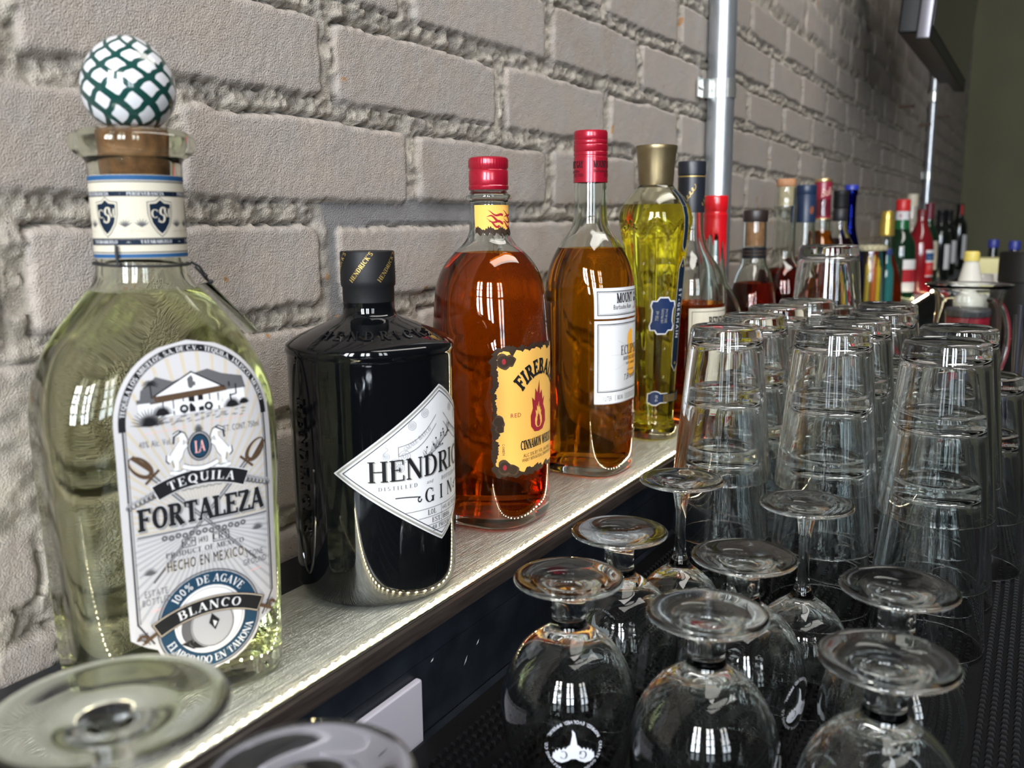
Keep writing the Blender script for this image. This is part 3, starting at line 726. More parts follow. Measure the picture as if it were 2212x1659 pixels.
# ---- square hand-blown tequila bottle
ROT = math.atan2(-.377, .926)
TG = gmat('tequila_glass', (.985, .997, .95), 1.5, bump=(26, .55, (1, 1, .35)))
TL = gmat('tequila_liquid', (.995, .995, .91), 1.35)  # tequila is clear; the faint yellow tint imitates diode light shining through
tq = thing('tequila_bottle', 'big square green-tinted tequila bottle with scaly egg-shaped stopper, leftmost of the bottles', 'bottle', (.3135, .4080, 0.0003), ROT)
def sq(z, a, b, n): return (z, a, b, n)
TS = [sq(0, .0500, .0370, 5), sq(.003, .0540, .0400, 5), sq(.010, .0548, .0410, 5), sq(.07, .0562, .0425, 5), sq(.125, .0580, .0440, 4.8), sq(.150, .0584, .0444, 4.4), sq(.168, .0572, .0432, 3.8), sq(.186, .0510, .0380, 3.1), sq(.202, .0410, .0325, 2.5),
      sq(.214, .0310, .0270, 2.1), sq(.2215, .0246, .0236, 2), sq(.228, .0226, .0226, 2), sq(.25, .0224, .0224, 2), sq(.2790, .0227, .0227, 2), sq(.2840, .0232, .0232, 2), sq(.2865, .0285, .0285, 2), sq(.291, .0312, .0312, 2), sq(.296, .0300, .0300, 2), sq(.2985, .0245, .0245, 2), sq(.2986, .0240, .0240, 2)]
_, TO = bottle(tq, TS, TG, TL, .2165, wall=.0045, base=.013, seg=96, k=2)
st = bpy.data.objects.new('stopper', None); COL.objects.link(st); st.parent = tq; st.location = (0, 0, .2710)
cap(st, 'cork', [(0, 0), (.0155, 0), (.0168, .002), (.0178, .026), (.0170, .0275), (0, .0275)], pmat('cork_brown', (.10, .042, .014), .8, noise=(180, (.22, .10, .04)), bump=(300, .6)))
egg = []
for q in np.linspace(0, PI, 60):
    zz = -math.cos(q); rr = math.sin(q); egg.append((.0228 * rr * (1 - .07 * zz), .0275 + .0215 + .0235 * zz * (1.0 if zz < 0 else 1.06)))
egg = [(0, .0275)] + [(r, z) for r, z in egg if z > .0290 and r > .0006] + [(0, .0275 + .0215 + .0235 * 1.06)]
mb = MB(); mb.lathe(egg, 120); eg = mb.obj('knob', pmat('knob_tmp', (1, 1, 1)), st)
me = eg.data; at = me.attributes.new('lattice', 'FLOAT', 'POINT')
def lat(co):
    x, y, z = co; ph = math.atan2(y, x); q = (z - .0275) / .047; s_ = .5 - .5 * math.cos(PI * min(max(q, 0), 1)); hh = 3.5 * q + .9 * q * q
    wv = .05 * math.sin(ph * 9 + z * 700); a = (ph * 9 / (2 * PI) + hh + wv) % 1; b = (ph * 9 / (2 * PI) - hh + wv) % 1
    return max(1 - min(a, 1 - a) / .17, 1 - min(b, 1 - b) / .17)
at.data.foreach_set('value', [lat(v.co) for v in me.vertices])
m, tt, b = nodes_of('painted_knob'); r = tt.nodes.new('ShaderNodeValToRGB'); a_ = tt.nodes.new('ShaderNodeAttribute'); a_.attribute_name = 'lattice'
r.color_ramp.elements[0].position = .02; r.color_ramp.elements[0].color = (.58, .58, .60, 1); r.color_ramp.elements[1].position = .22; r.color_ramp.elements[1].color = (.008, .045, .038, 1)
tt.links.new(a_.outputs['Fac'], r.inputs[0]); tt.links.new(r.outputs[0], b.inputs['Base Color']); b.inputs['Roughness'].default_value = .16; b.inputs['Coat Weight'].default_value = .6
me.materials[0] = m; eg['label'] = 'white knob with dark green scale lattice'
# neck band
ik = Ink(Surf(TO), [I_CREAM, I_BLUE, I_NAVY, I_WHITE, I_TAN, I_GREY]); ik.step = .0014
nb0, nb1 = .2345, .2755; W2 = .0700
ik.rect(-W2, W2, nb0, nb1, 0, 0, 90, 8)
ik.rect(-W2, W2, nb0 + .0002, nb0 + .0022, 1, 1, 90); ik.rect(-W2, W2, nb1 - .0026, nb1 - .0002, 1, 1, 90)
for q in (nb0 + .0027, nb1 - .0036, nb0 + .0095, nb0 + .0066): ik.rect(-W2, W2, q, q + .0005, 2, 1, 90)
ik.rect(-W2, W2, nb0 + .0070, nb0 + .0094, 2, 1, 90); ik.rect(-W2, W2, nb1 - .0105, nb1 - .0080, 2, 1, 90)
for k in range(-2, 3):
    c = k * .0268 + .0010
    ik.text('TATARABUELO', c + .0008, nb0 + .0074, .0016, 3, 'serif', 1.05); ik.text('-+-', c - .0126, nb0 + .0075, .0012, 3)
    ik.text('PERSEVERANCIA', c - .0030, nb1 - .0100, .0016, 3, 'serif', 1.05); ik.text('·', c - .0150, nb1 - .0100, .0016, 3)
    sc = c + .0036; vz = (nb0 + nb1) / 2 + .0002
    shp = [(0, 1.08), (.35, .85), (.92, .80), (.90, .1), (.72, -.45), (.35, -.90), (0, -1.15), (-.35, -.90), (-.72, -.45), (-.90, .1), (-.92, .80), (-.35, .85)]
    ik.poly([(sc + p[0] * .0072, vz + p[1] * .0090) for p in shp], 5, 1); ik.poly([(sc + p[0] * .0067, vz + p[1] * .0085) for p in shp], 0, 2); ik.poly([(sc + p[0] * .0059, vz + p[1] * .0075) for p in shp], 2, 3)
    ik.text('C', sc - .0032, vz - .0008, .0042, 0, 'serif', layer=4); ik.text('S', sc, vz - .0032, .0078, 0, 'serif', .75, layer=5, shear=.15); ik.text('M', sc + .0032, vz - .0004, .0042, 0, 'serif', .8, layer=4)
    for sg in (-1, 1):
        for j in range(6):
            an = math.radians(35 + j * 22); bx = sc + sg * .0095; L = .0042
            ik.curve([(bx, vz - .0052), (bx + sg * math.cos(an) * L * .5, vz - .0052 + math.sin(an) * L * .5), (bx + sg * math.cos(an) * L, vz - .0052 + math.sin(an) * L)], [.0002, .0007, .0001], 5, 1)
    ik.line([(c - .0165, vz - .0072), (c - .0050, vz - .0072)], .0003, 4); ik.line([(c - .0108, vz - .0086), (c - .0108, vz - .0050)], .0004, 4)
ik.obj('neck_label', tq)
# front label
PAP = pmat('label_silver', (.42, .41, .42), .5)
ik = Ink(Surf(TO), [PAP, I_BLACK, I_TAN, I_GREY, I_WHITE, I_TEAL, I_BROWN, I_PINK, pmat('ink_lightgrey', (.31, .31, .325), .55)])
U0 = .0085; HW = .0402; ZT = .1935; ZS = ZT - HW; CZ = .0455; CR = .0292
def lab(uo, grow=0.):
    Rr = []
    for v in np.linspace(CZ - CR - grow, ZT + grow, 64):
        w_ = 0
        if v >= ZS: w_ = math.sqrt(max(0, (HW + grow) ** 2 - (v - ZS) ** 2))
        elif v >= .0440 - grow: w_ = HW + grow
        elif v >= .0360 - grow: w_ = max(HW + grow - (.0440 - grow - v) * 1.4, 0)
        if abs(v - CZ) < CR + grow: w_ = max(w_, math.sqrt((CR + grow) ** 2 - (v - CZ) ** 2))
        Rr.append((v, uo - max(w_, .0002), uo + max(w_, .0002)))
    return Rr
ik.strip(lab(U0), 0, 0, 30)
for k in range(36):                                    # sunburst of fine rays
    an = math.radians(k * 5 + 2.5); c0 = (U0, .098)
    for sg in (1, -1):
        d = np.array([math.cos(an), sg * math.sin(an)]); L = .002
        while L < .105:
            p = np.array(c0) + d * (L + .002)
            if abs(p[0] - U0) > HW - .0048 or p[1] < .050 or (p[1] > ZS and math.hypot(p[0] - U0, p[1] - ZS) > HW - .0052): break
            L += .002
        if L > .016: ik.curve([np.array(c0) + d * q for q in np.linspace(.014, L, 8)], np.linspace(.0006, .0009 + L * .012, 8), 2 if sg > 0 else 8, 1)
for rr, wd in ((HW - .0040, .0008), (HW - .0052, .0003)):
    pts = [(U0 - rr, .052)] + [(U0 + rr * math.cos(a), ZS + rr * math.sin(a)) for a in np.linspace(PI, 0, 40)] + [(U0 + rr, .052)]
    ik.line(pts, wd, 1, 2)
ik.line([(U0 - HW + .0040, .052), (U0 - .0290, .040)], .0008, 1, 2); ik.line([(U0 + HW - .0040, .052), (U0 + .0290, .040)], .0008, 1, 2)
ik.disc((U0, ZS), HW - .0022, 1, 2, HW - .0056, a0=-2, a1=182, n=60)
ik.arc('TEQUILA LOS ABUELOS, S.A. DE C.V. · TEQUILA, JALISCO, MEXICO', (U0, ZS), HW - .0051, .0023, 4, 90, 'serif', 1.02, .02, layer=3)
# hacienda engraving
hx, hz = U0, .1610
ik.poly([(hx - .026, hz + .010), (hx - .018, hz + .016), (hx - .010, hz + .013), (hx - .002, hz + .0155), (hx + .008, hz + .0175), (hx + .015, hz + .0145), (hx + .026, hz + .012), (hx + .027, hz + .006), (hx - .027, hz + .005)], 3, 2)
ik.poly([(hx - .019, hz + .007), (hx - .0005, hz + .0165), (hx + .014, hz + .008), (hx + .014, hz - .003), (hx - .019, hz - .004)], 4, 3)
ik.line([(hx - .020, hz + .0068), (hx - .0005, hz + .0168), (hx + .0150, hz + .0078)], .0007, 1, 4)
ik.poly([(hx - .021, hz + .0065), (hx + .0155, hz + .0085), (hx + .0165, hz + .0058), (hx - .0225, hz + .0030)], 6, 4)
ik.rect(hx + .014, hx + .026, hz - .002, hz + .006, 4, 3, 4); ik.rect(hx + .0135, hx + .0265, hz + .006, hz + .0074, 3, 4, 4); ik.rect(hx - .028, hx - .019, hz - .003, hz + .0038, 4, 3, 4); ik.rect(hx - .0285, hx - .0185, hz + .0038, hz + .0058, 3, 4, 4)
for x0, x1 in ((-.0035, -.0005), (.0012, .0038)): ik.rect(hx + x0, hx + x1, hz - .0030, hz + .0050, 1, 4, 2)
for x0 in (-.0165, -.0115, -.0065, .0068, .0112): ik.rect(hx + x0, hx + x0 + .0007, hz - .0035, hz + .005, 3, 4, 2)
for x0 in (-.0062, .0062): ik.disc((hx + x0, hz - .0010), .0022, 1, 5, .0010, n=16)
ik.rect(hx - .0010, hx + .0008, hz + .0100, hz + .0120, 3, 5, 2)
for k in range(60):
    x = hx - .026 + rng.random() * .050; y = hz - .0042 - rng.random() * .0040; ik.line([(x, y), (x + .0016, y + .0003)], .0003, 3, 4)
for (x, y, L) in ((hx - .0235, hz - .0075, .0092), (hx - .0170, hz - .0030, .0055), (hx + .0185, hz - .0030, .0050), (hx + .025, hz - .002, .003)):
    for j in range(15):
        an = math.radians(8 + j * 11.7); ik.curve([(x, y), (x + math.cos(an) * L * .5, y + math.sin(an) * L * .55), (x + math.cos(an) * L, y + math.sin(an) * L)], [.0005, .0007, .0001], 1, 5)
ik.rect(hx - .0215, hx - .0209, hz + .006, hz + .0125, 1, 5, 2)
for j in range(9):
    an = math.radians(-20 + j * 27.5); ik.curve([(hx - .0212, hz + .0125), (hx - .0212 + math.cos(an) * .0022, hz + .0127 + math.sin(an) * .0020), (hx - .0212 + math.cos(an) * .0042, hz + .0120 + math.sin(an) * .0028)], [.0004, .0006, .0001], 1, 5)
ik.rect(hx + .0176, hx + .0184, hz - .002, hz + .010, 1, 5, 2); ik.curve([(hx + .018, hz + .003), (hx + .0212, hz + .0035), (hx + .0215, hz + .0085)], .0007, 1, 5)
ik.line([(U0 - .027, .1498), (U0 - .005, .1508)], .0002, 7, 2); ik.line([(U0 + .006, .1515), (U0 + .027, .1525)], .0002, 7, 2)
ik.text('40% Alc. Vol.', U0 - .0215, .1430, .0032, 3, 'sans', .55, track=.06); ik.text('NET. CONT. 750ml', U0 + .0220, .1455, .0032, 3, 'sans', .52, track=.06)
# crest with two rearing horses
ez = .1400
ik.disc((U0, ez), .0062, 1, 3, ry=.0078, n=30); ik.disc((U0, ez), .0056, 8, 4, ry=.0072, n=30); ik.disc((U0, ez), .0050, 1, 5, ry=.0066, n=30); ik.disc((U0, ez), .0042, 5, 6, ry=.0058, n=30)
ik.text('L', U0 - .0013, ez - .0034, .0062, 7, 'serif', .6, layer=7); ik.text('A', U0 + .0012, ez - .0028, .0056, 7, 'serif', .6, layer=7)
for j in range(9):
    an = math.radians(20 + j * 17.5); ik.curve([(U0, ez + .0074), (U0 + math.cos(an) * .0016, ez + .0074 + math.sin(an) * .0022), (U0 + math.cos(an) * .0026, ez + .0074 + math.sin(an) * .0042)], [.0005, .0006, .0001], 3, 4)
horse = [(-.0060, .0045), (-.0072, .0075), (-.0100, .0090), (-.0128, .0075), (-.0120, .0060), (-.0096, .0064), (-.0098, .0040), (-.0122, .0010), (-.0150, -.0030), (-.0162, -.0020), (-.0166, -.0052), (-.0152, -.0068), (-.0138, -.0052), (-.0130, -.0090), (-.0140, -.0112), (-.0112, -.0112), (-.0108, -.0070), (-.0090, -.0046), (-.0078, -.0010), (-.0060, .0006), (-.0062, .0024), (-.0084, .0018), (-.0078, .0044), (-.0062, .0032)]
for sg in (-1, 1):
    hp = [(U0 - sg * p[0], ez + p[1]) for p in horse]; hp = hp if sg == -1 else hp
    cx_, cy_ = U0 + sg * .0105, ez
    ik.poly([(cx_ + (p[0] - cx_) * 1.10, cy_ + (p[1] - cy_) * 1.07) for p in hp], 1, 2); ik.poly(hp, 4, 3)
    ik.curve([(U0 + sg * .0085, ez + .0088), (U0 + sg * .0125, ez + .0064), (U0 + sg * .0130, ez + .0028)], .0009, 1, 4)
    ik.curve([(U0 + sg * .0055, ez - .0095), (U0 + sg * .0100, ez - .0128), (U0 + sg * .0155, ez - .0118)], .0024, 1, 3); ik.curve([(U0 + sg * .0055, ez - .0095), (U0 + sg * .0100, ez - .0128), (U0 + sg * .0155, ez - .0118)], .0019, 4, 4)
ik.curve([(U0 + .0090 * q, ez - .0092 - .0024 * (1 - q * q)) for q in np.linspace(-1, 1, 14)], .0028, 1, 5); ik.curve([(U0 + .0090 * q, ez - .0092 - .0024 * (1 - q * q)) for q in np.linspace(-1, 1, 14)], .0022, 4, 6)
# crossed sabres
for sg in (-1, 1):
    a0 = np.array([U0 + sg * .0300, .1340]); a1 = np.array([U0 - sg * .0275, .0720]); d = (a1 - a0) / np.linalg.norm(a1 - a0); nn = np.array([-d[1], d[0]])
    ik.curve([a0 + d * q for q in np.linspace(.006, .084, 12)], np.linspace(.0026, .0011, 12), 3, 2); ik.curve([a0 + d * q for q in np.linspace(.006, .074, 12)], np.linspace(.0009, .0003, 12), 8, 3)
    an = np.linspace(0, 2 * PI, 26); c_ = a0 + d * .0005
    ik.curve([c_ + d * .0066 * math.cos(t) + nn * .0036 * math.sin(t) for t in an], [.0014 + .0008 * math.cos(t) for t in an], 6, 4); ik.curve([a0 - d * .006 + nn * .0012, a0 + d * .006 + nn * .0022], .0022, 6, 4)
    ik.line([a0 + d * .0085 - nn * .004, a0 + d * .0085 + nn * .004], .0013, 6, 4)
# ribbon and names
def ark(c, r, a0, a1, n=24): return [(c[0] + r * math.cos(a), c[1] + r * math.sin(a)) for a in np.radians(np.linspace(a0, a1, n))]
rc = (U0, .0680)
ik.curve(ark(rc, .0560, 115, 65), .0086, 4, 5); ik.curve(ark(rc, .0560, 114.5, 65.5), .0078, 1, 6)
ik.arc('TEQUILA', rc, .0536, .0046, 4, 90, 'serif', 1.12, .16, layer=7)
for sg in (-1, 1):
    for j in range(7):
        c_ = (U0 + sg * (.0235 + .0021 * j), .1185 - .0008 * j); ik.disc(c_, .0021 - .0001 * j, 3, 4, .0010, n=14); ik.disc((c_[0], c_[1] + .0016), .0010, 8, 5, .0004, n=10)
ik.text('FORTALEZA', U0 + .0006, .0998, .0124, 3, 'slab', .70, track=.0, layer=5); ik.text('FORTALEZA', U0 + .0003, .1003, .0124, 4, 'slab', .70, layer=6); ik.text('FORTALEZA', U0, .1006, .0118, 1, 'slab', .735, track=.0, layer=7)
ik.line([(U0 - .033, .0976), (U0 + .034, .0976)], .0007, 3, 4); ik.text('TM', U0 + .0345, .1120, .0014, 3)
for j in range(-6, 7): ik.disc((U0 + j * .0034, .0948 - .0006 * abs(j % 2)), .0015, 3, 4, .0006, n=12)
for j in range(-4, 5): ik.curve([(U0 + j * .0036 - .0018, .1180), (U0 + j * .0036, .1187), (U0 + j * .0036 + .0018, .1180)], .0004, 3, 4)
ik.text('NOM', U0 - .0085, .0884, .0032, 1, 'sans', .7); ik.line([(U0 - .0118, .0878), (U0 - .0052, .0878), (U0 - .0052, .0922), (U0 - .0118, .0922)], .0004, 1, 3, True)
ik.text('1493', U0 - .0010, .0884, .0032, 1, 'sans', .62); ik.text('CRT', U0 + .0080, .0884, .0036, 1, 'serif', .9); ik.line([(U0 + .0040, .0876), (U0 + .0124, .0876), (U0 + .0124, .0926), (U0 + .0040, .0926)], .0004, 1, 3, True)
ik.text('PRODUCT OF MEXICO', U0, .0838, .0027, 1, 'serif', 1.0, track=.08); ik.text('HECHO EN MEXICO', U0, .0762, .0056, 2, 'sans', .52, track=.1, layer=2); ik.text('HECHO EN MEXICO', U0, .0764, .0054, 1, 'sans', .50, track=.14, layer=3)
for tx, sg, vz in (('ESTATE', -1, .0655), ('BOTTLED', -1, .0610), ('STONE', 1, .0745), ('GROUND', 1, .0700)): ik.text(tx, U0 + sg * .0262, vz, .0034, 3, 'sans', .6, track=.1)
for sg, vz in ((-1, .0770), (1, .0890)):
    for j in range(9):
        an = math.radians(15 + j * 18.75); x = U0 + sg * .0285; ik.curve([(x, vz), (x + math.cos(an) * .0020, vz + math.sin(an) * .0020), (x + math.cos(an) * .0038, vz + math.sin(an) * .0040)], [.0003, .0007, .0001], 3, 3)
    ik.line([(U0 + sg * .0262 - .003, .0575 if sg < 0 else .0665), (U0 + sg * .0262 + .003, .0580 if sg < 0 else .0670)], .0004, 7, 3)
# round seal
cc = (U0, CZ)
ik.disc(cc, .0275, 3, 4, .0268, n=60); ik.disc(cc, .0262, 5, 5, .0188, n=60); ik.disc(cc, .0186, 4, 5, 0, n=48); ik.disc(cc, .0176, 8, 6, .0171, n=48)
ik.arc('100% DE AGAVE', cc, .0205, .0042, 4, 90, 'serif', .86, .04, layer=7); ik.arc('ELABORADO EN TAHONA', cc, .0247, .0042, 4, 270, 'serif', .86, .03, bottom=True, layer=7)
ik.disc((U0 - .0030, CZ - .003), .0125, 3, 7, n=36); ik.disc((U0 + .0010, CZ - .0030), .0115, 8, 8, ry=.0128, n=36); ik.disc((U0 + .0010, CZ - .0030), .0112, 3, 9, .0108, ry=.0125, n=36)
ik.poly([(U0 + .0008, CZ + .003), (U0 + .0048, CZ - .0016), (U0 + .0022, CZ - .0068), (U0 - .0010, CZ - .0020)], 1, 9); ik.poly([(U0 + .0012, CZ - .001), (U0 + .0034, CZ - .0024), (U0 + .0018, CZ - .005)], 4, 10)
ik.poly([(U0 - .016, CZ - .010), (U0 - .008, CZ - .0085), (U0 - .004, CZ - .0145), (U0 - .010, CZ - .0142)], 1, 7)
bc = (U0, CZ - .050)
ik.curve(ark(bc, .0580, 119, 61), .0095, 6, 11); ik.curve(ark(bc, .0580, 118.4, 61.6), .0086, 2, 12); ik.curve(ark(bc, .0580, 118, 62), .0076, 1, 13)
ik.arc('BLANCO', bc, .0556, .0048, 4, 90, 'serif', 1.15, .12, layer=14)
for sg in (-1, 1):
    ik.curve([(U0 + sg * q, CZ + .0008 - (q - .026) * .55 + (q > .034) * 0) for q in np.linspace(.026, .034, 6)], .0020, 6, 11)
    an = np.linspace(0, 1.6 * PI, 16); ik.curve([(U0 + sg * (.0345 + .0022 * math.cos(t)), CZ - .0020 + .0022 * math.sin(t)) for t in an], np.linspace(.0018, .0010, 16), 6, 12)
    for j in range(4): ik.curve([(U0 + sg * (.0310 + .0012 * j), .0400 + .001 * j), (U0 + sg * (.0330 + .0010 * j), .0440), (U0 + sg * (.0320 + .0012 * j), .0470)], .0005, 3, 3)
ik.obj('front_label', tq)
# cord and clear hang tag
mb = MB(); pts = []
for k in range(41):
    a = 2 * PI * k / 40; pts.append((.0236 * math.cos(a), .0236 * math.sin(a), .2312 + .0014 * math.sin(a + 1.0) - .0016 * math.cos(a)))
mb.tube(pts, .0007, 8, caps=False)
mb.tube([(.0225, -.008, .2315), (.0268, -.0085, .2290), (.0300, -.0075, .2240), (.0318, -.0060, .2210)], .0007, 8); mb.tube([(.0318, -.006, .221), (.0300, -.0085, .2220), (.0270, -.0100, .2255), (.0240, -.0095, .2290)], .0007, 8)
for c_ in ((-.0160, -.0178, .2315), (.0330, -.0062, .2205), (.0300, -.0072, .2238)): mb.lathe([(0, -.0014), (.0012, -.0009), (.0016, 0), (.0012, .0009), (0, .0014)], 10, c=c_)
mb.tube([(-.0165, -.0178, .2315), (-.0172, -.0182, .2360), (-.0168, -.0178, .2410)], .0008, 8)
mb.obj('cord', pmat('black_cord', (.012, .012, .013), .6), tq)['label'] = 'thin black knotted cord round the neck'
mb = MB(); mb.box(0, .040, -.0004, .0004, -.013, .0); tg = bevel(mb.obj('hang_tag', gmat('clear_plastic', (.97, .98, .975), 1.45), tq), .0003); tg.location = (.0340, -.0020, .2200); tg.rotation_euler = (1.35, .82, .10)

# ---- black gin bottle
BGL = pmat('black_glass', (.0022, .0025, .0032), .05, spec=.42, coat=.12)
hd = thing('gin_bottle', 'squat black glass gin bottle with diamond-shaped white label and black cap', 'bottle', (.479, .393, .0003))
HS = rows((0, .0465), (.0006, .0500), (.004, .0535), (.010, .0553), (.02, .0556), (.09, .0558), (.160, .0560), (.1655, .0560), (.1675, .0572), (.1705, .0572), (.1730, .0560), (.1790, .0450), (.1855, .0290), (.1895, .0190), (.1935, .0172), (.2005, .0172), (.2010, .0168))
HO = chaikin(HS, 2); mb = MB(); loft(mb, HO, 96); mb.obj('body', BGL, hd, ang=60)
Hs = Surf(HO)
CAPK = pmat('cap_black', (.008, .008, .009), .5, spec=.25)
cap(hd, 'screw_cap', [(0, .1985), (.0171, .1985), (.0173, .2000), (.0174, .2090), (.0183, .2105), (.0184, .2135), (.0182, .2318), (.0176, .2330), (0, .2332)], CAPK, 56)
ik = Ink(Surf(rows((.19, .0184), (.24, .0184))), [I_GOLD])
for k in range(-3, 4): ik.text("HENDRICK'S", k * .0190 - .008, .2125, .0030, 0, 'serif', .95, rot=math.radians(52), align='l', track=.06)
ik.obj('cap_lettering', hd, 'slanted gold lettering')
# diamond label
ik = Ink(Hs, [I_WHITE, I_BLACK, pmat('ink_silver', (.33, .32, .29), .4, .3), I_GREY, pmat('ink_lightgrey', (.31, .31, .325), .55)])
DC = .0935; DW = .0762; DH = .0532
def diamond(f):
    return [(DC + DH * f * q, -(DW * f) * (1 - abs(q)) ** .93 - .0003, (DW * f) * (1 - abs(q)) ** .93 + .0003) for q in np.linspace(-1, 1, 81)]
ik.strip(diamond(1), 0, 0, 40)
for f, wd, mi in ((.965, .0014, 2), (.915, .0006, 1)):
    R_ = diamond(f); ik.line([(r[1], r[0]) for r in R_] + [(r[2], r[0]) for r in R_[::-1]], wd, mi, 2, True)
ik.text("HENDRICK'S", .0009, .0868, .0139, 2, 'serif', .96, track=.035, layer=3); ik.text("HENDRICK'S", 0, .0874, .0139, 1, 'serif', .96, track=.035, layer=5)
ik.text('DISTILLED', -.0345, .0815, .0026, 3, 'serif', 1.1, track=.35); ik.text('and', -.0110, .0818, .0024, 3, 'sans', track=.1, shear=.3); ik.text('BOTTLED IN SCOTLAND', .0250, .0815, .0026, 3, 'serif', .95, track=.25)
ik.text('GIN', 0, .0690, .0098, 1, 'serif', .95, track=.55, layer=4)
for sg in (-1, 1):
    ik.curve([(sg * q, .0740 + .0018 * math.sin((q - .018) * 90)) for q in np.linspace(.019, .037, 16)], [.0008] * 16, 1, 3)
    an = np.linspace(0, 1.7 * PI, 18); ik.curve([(sg * (.0200 - .0016 * math.cos(t) * (1 - t / 9)), .0728 - .0022 * math.sin(t) * (1 - t / 9)) for t in an], np.linspace(.0010, .0008, 18), 1, 4)
ik.line([(-.0300, .0648), (.0300, .0648)], .0004, 3); ik.line([(-.0205, .0588), (.0205, .0588)], .0004, 3); ik.line([(-.0140, .0530), (.0140, .0530)], .0004, 3); ik.line([(-.0090, .0482), (.0090, .0482)], .0004, 3); ik.line([(0, .0648), (0, .0530)], .0004, 3)
ik.text('1.0L', -.0095, .0602, .0036, 1, 'serif', 1.0); ik.text('44% ALC BY VOL', .0130, .0604, .0030, 3, 'serif', .75); ik.text('EST.', -.0052, .0543, .0034, 1, 'serif', 1.05); ik.text('1886', .0058, .0543, .0034, 1, 'serif', 1.05); ik.text('88 PROOF', 0, .0494, .0028, 1, 'serif', 1.0, track=.08)
# engraved scroll, ribbon and juniper sprig
for sg in (-1, 1):
    rb = [(sg * (.004 + .030 * q), .1240 - .0175 * q - .0040 * math.sin(PI * q)) for q in np.linspace(0, 1, 20)]
    for o_ in (-.0030, .0030): ik.curve([(p[0], p[1] + o_) for p in rb], .0004, 3, 3)
    ik.line([(rb[-1][0], rb[-1][1] - .003), (rb[-1][0], rb[-1][1] + .003)], .0004, 3, 3)
    ik.text('SMALL BATCH' if sg < 0 else 'HANDCRAFTED', sg * .0190, .1118, .0030, 4, 'serif', .85, rot=-sg * .52 if sg > 0 else .52, track=.03)
    for (cx_, cz_, r_) in ((.0300, .1030, .0042), (.0365, .0985, .0038), (.0330, .0955, .0030), (.0420, .1040, .0024), (.0240, .1225, .0030), (.0140, .1295, .0030)):
        for m_ in (1, .62, .3): ik.disc((sg * cx_, cz_), r_ * m_, 4, 3, r_ * m_ - .0004, n=18)
    ik.curve([(sg * (.0425 + .0016 * math.sin(t * 2.2)), .1040 + .0022 * t) for t in np.linspace(0, 3, 14)], .0005, 4, 3)
ik.curve([(-.0160, .1000), (-.006, .1030), (.004, .1095), (.012, .1150)], [.0006, .0005, .0004, .0002], 3, 4)
for j in range(46):
    q = rng.random(); x = -.016 + .028 * q; z = .1000 + .015 * q * q ** .3; an = math.radians(rng.choice([75, 25, 110, 5]) + rng.normal() * 12); L = .0035 + .004 * rng.random()
    ik.curve([(x, z), (x + math.cos(an) * L * .5, z + math.sin(an) * L * .55), (x + math.cos(an) * L, z + math.sin(an) * L)], [.0003, .0004, .0001], 3, 4)
    if j % 4 == 0: ik.disc((x + math.cos(an) * L, z + math.sin(an) * L), .0007, 1, 5, n=8)
ik.obj('diamond_label', hd)
# raised side panel with embossed lettering
class Em:
    def __init__(s, surf): s.s = surf; s.mb = MB()
def emboss(surf, txt, u, v, h, rot, depth, font='serif', sx_=1, track=.1):
    mb = MB(); L, W_ = layout(txt, font, track); c, sn = math.cos(rot), math.sin(rot); x0 = -W_ / 2
    for x, wd, parts in L:
        for V, Fs in parts:
            q = (np.array(V) + np.array([x + x0, 0])) * np.array([sx_, 1]) * h
            P = [(u + a * c - b * sn, v + a * sn + b * c) for a, b in q]
            cen = np.mean(P, axis=0)
            top = [surf(p[0] + (cen[0] - p[0]) * .06, p[1] + (cen[1] - p[1]) * .0, depth) for p in P]; bot = [surf(p[0], p[1], -.0004) for p in P]
            n = len(P); edges = {}
            for f in Fs:
                for i in range(len(f)):
                    e = (f[i], f[(i + 1) % len(f)])
                    if (e[1], e[0]) in edges: del edges[(e[1], e[0])]
                    else: edges[e] = 1
            mb.add(top + bot, list(Fs) + [(a, b, b + n, a + n) for a, b in edges])
    return mb
sp = Surf(HO, math.radians(-107))
mb = emboss(sp, 'HENDRICKS', -.0032, .093, .0085, -PI / 2, .0011, 'slab', 1.12, .28)
ov = [(.0115 * math.cos(t), .094 + .0735 * (abs(math.sin(t)) ** .8) * math.copysign(1, math.sin(t))) for t in np.linspace(0, 2 * PI, 73)]
mb.tube([sp(p[0], p[1], .0) for p in ov], .0009, 6, caps=False)
mb.obj('side_emboss', BGL, hd, ang=50)
class Cone:
    def __call__(s, u, v, off):
        r = .0325 + v * 0; a = -PI / 2 + math.radians(-42) + u / .045; rr = .043 - v; z = .1800 + v * .62 + off
        return (rr * math.cos(a), rr * math.sin(a), z)
emboss(Cone(), 'HENDRICKS', 0, -.004, .0072, 0, .0010, 'serif', 1.0, .5).obj('shoulder_emboss', BGL, hd, ang=50)

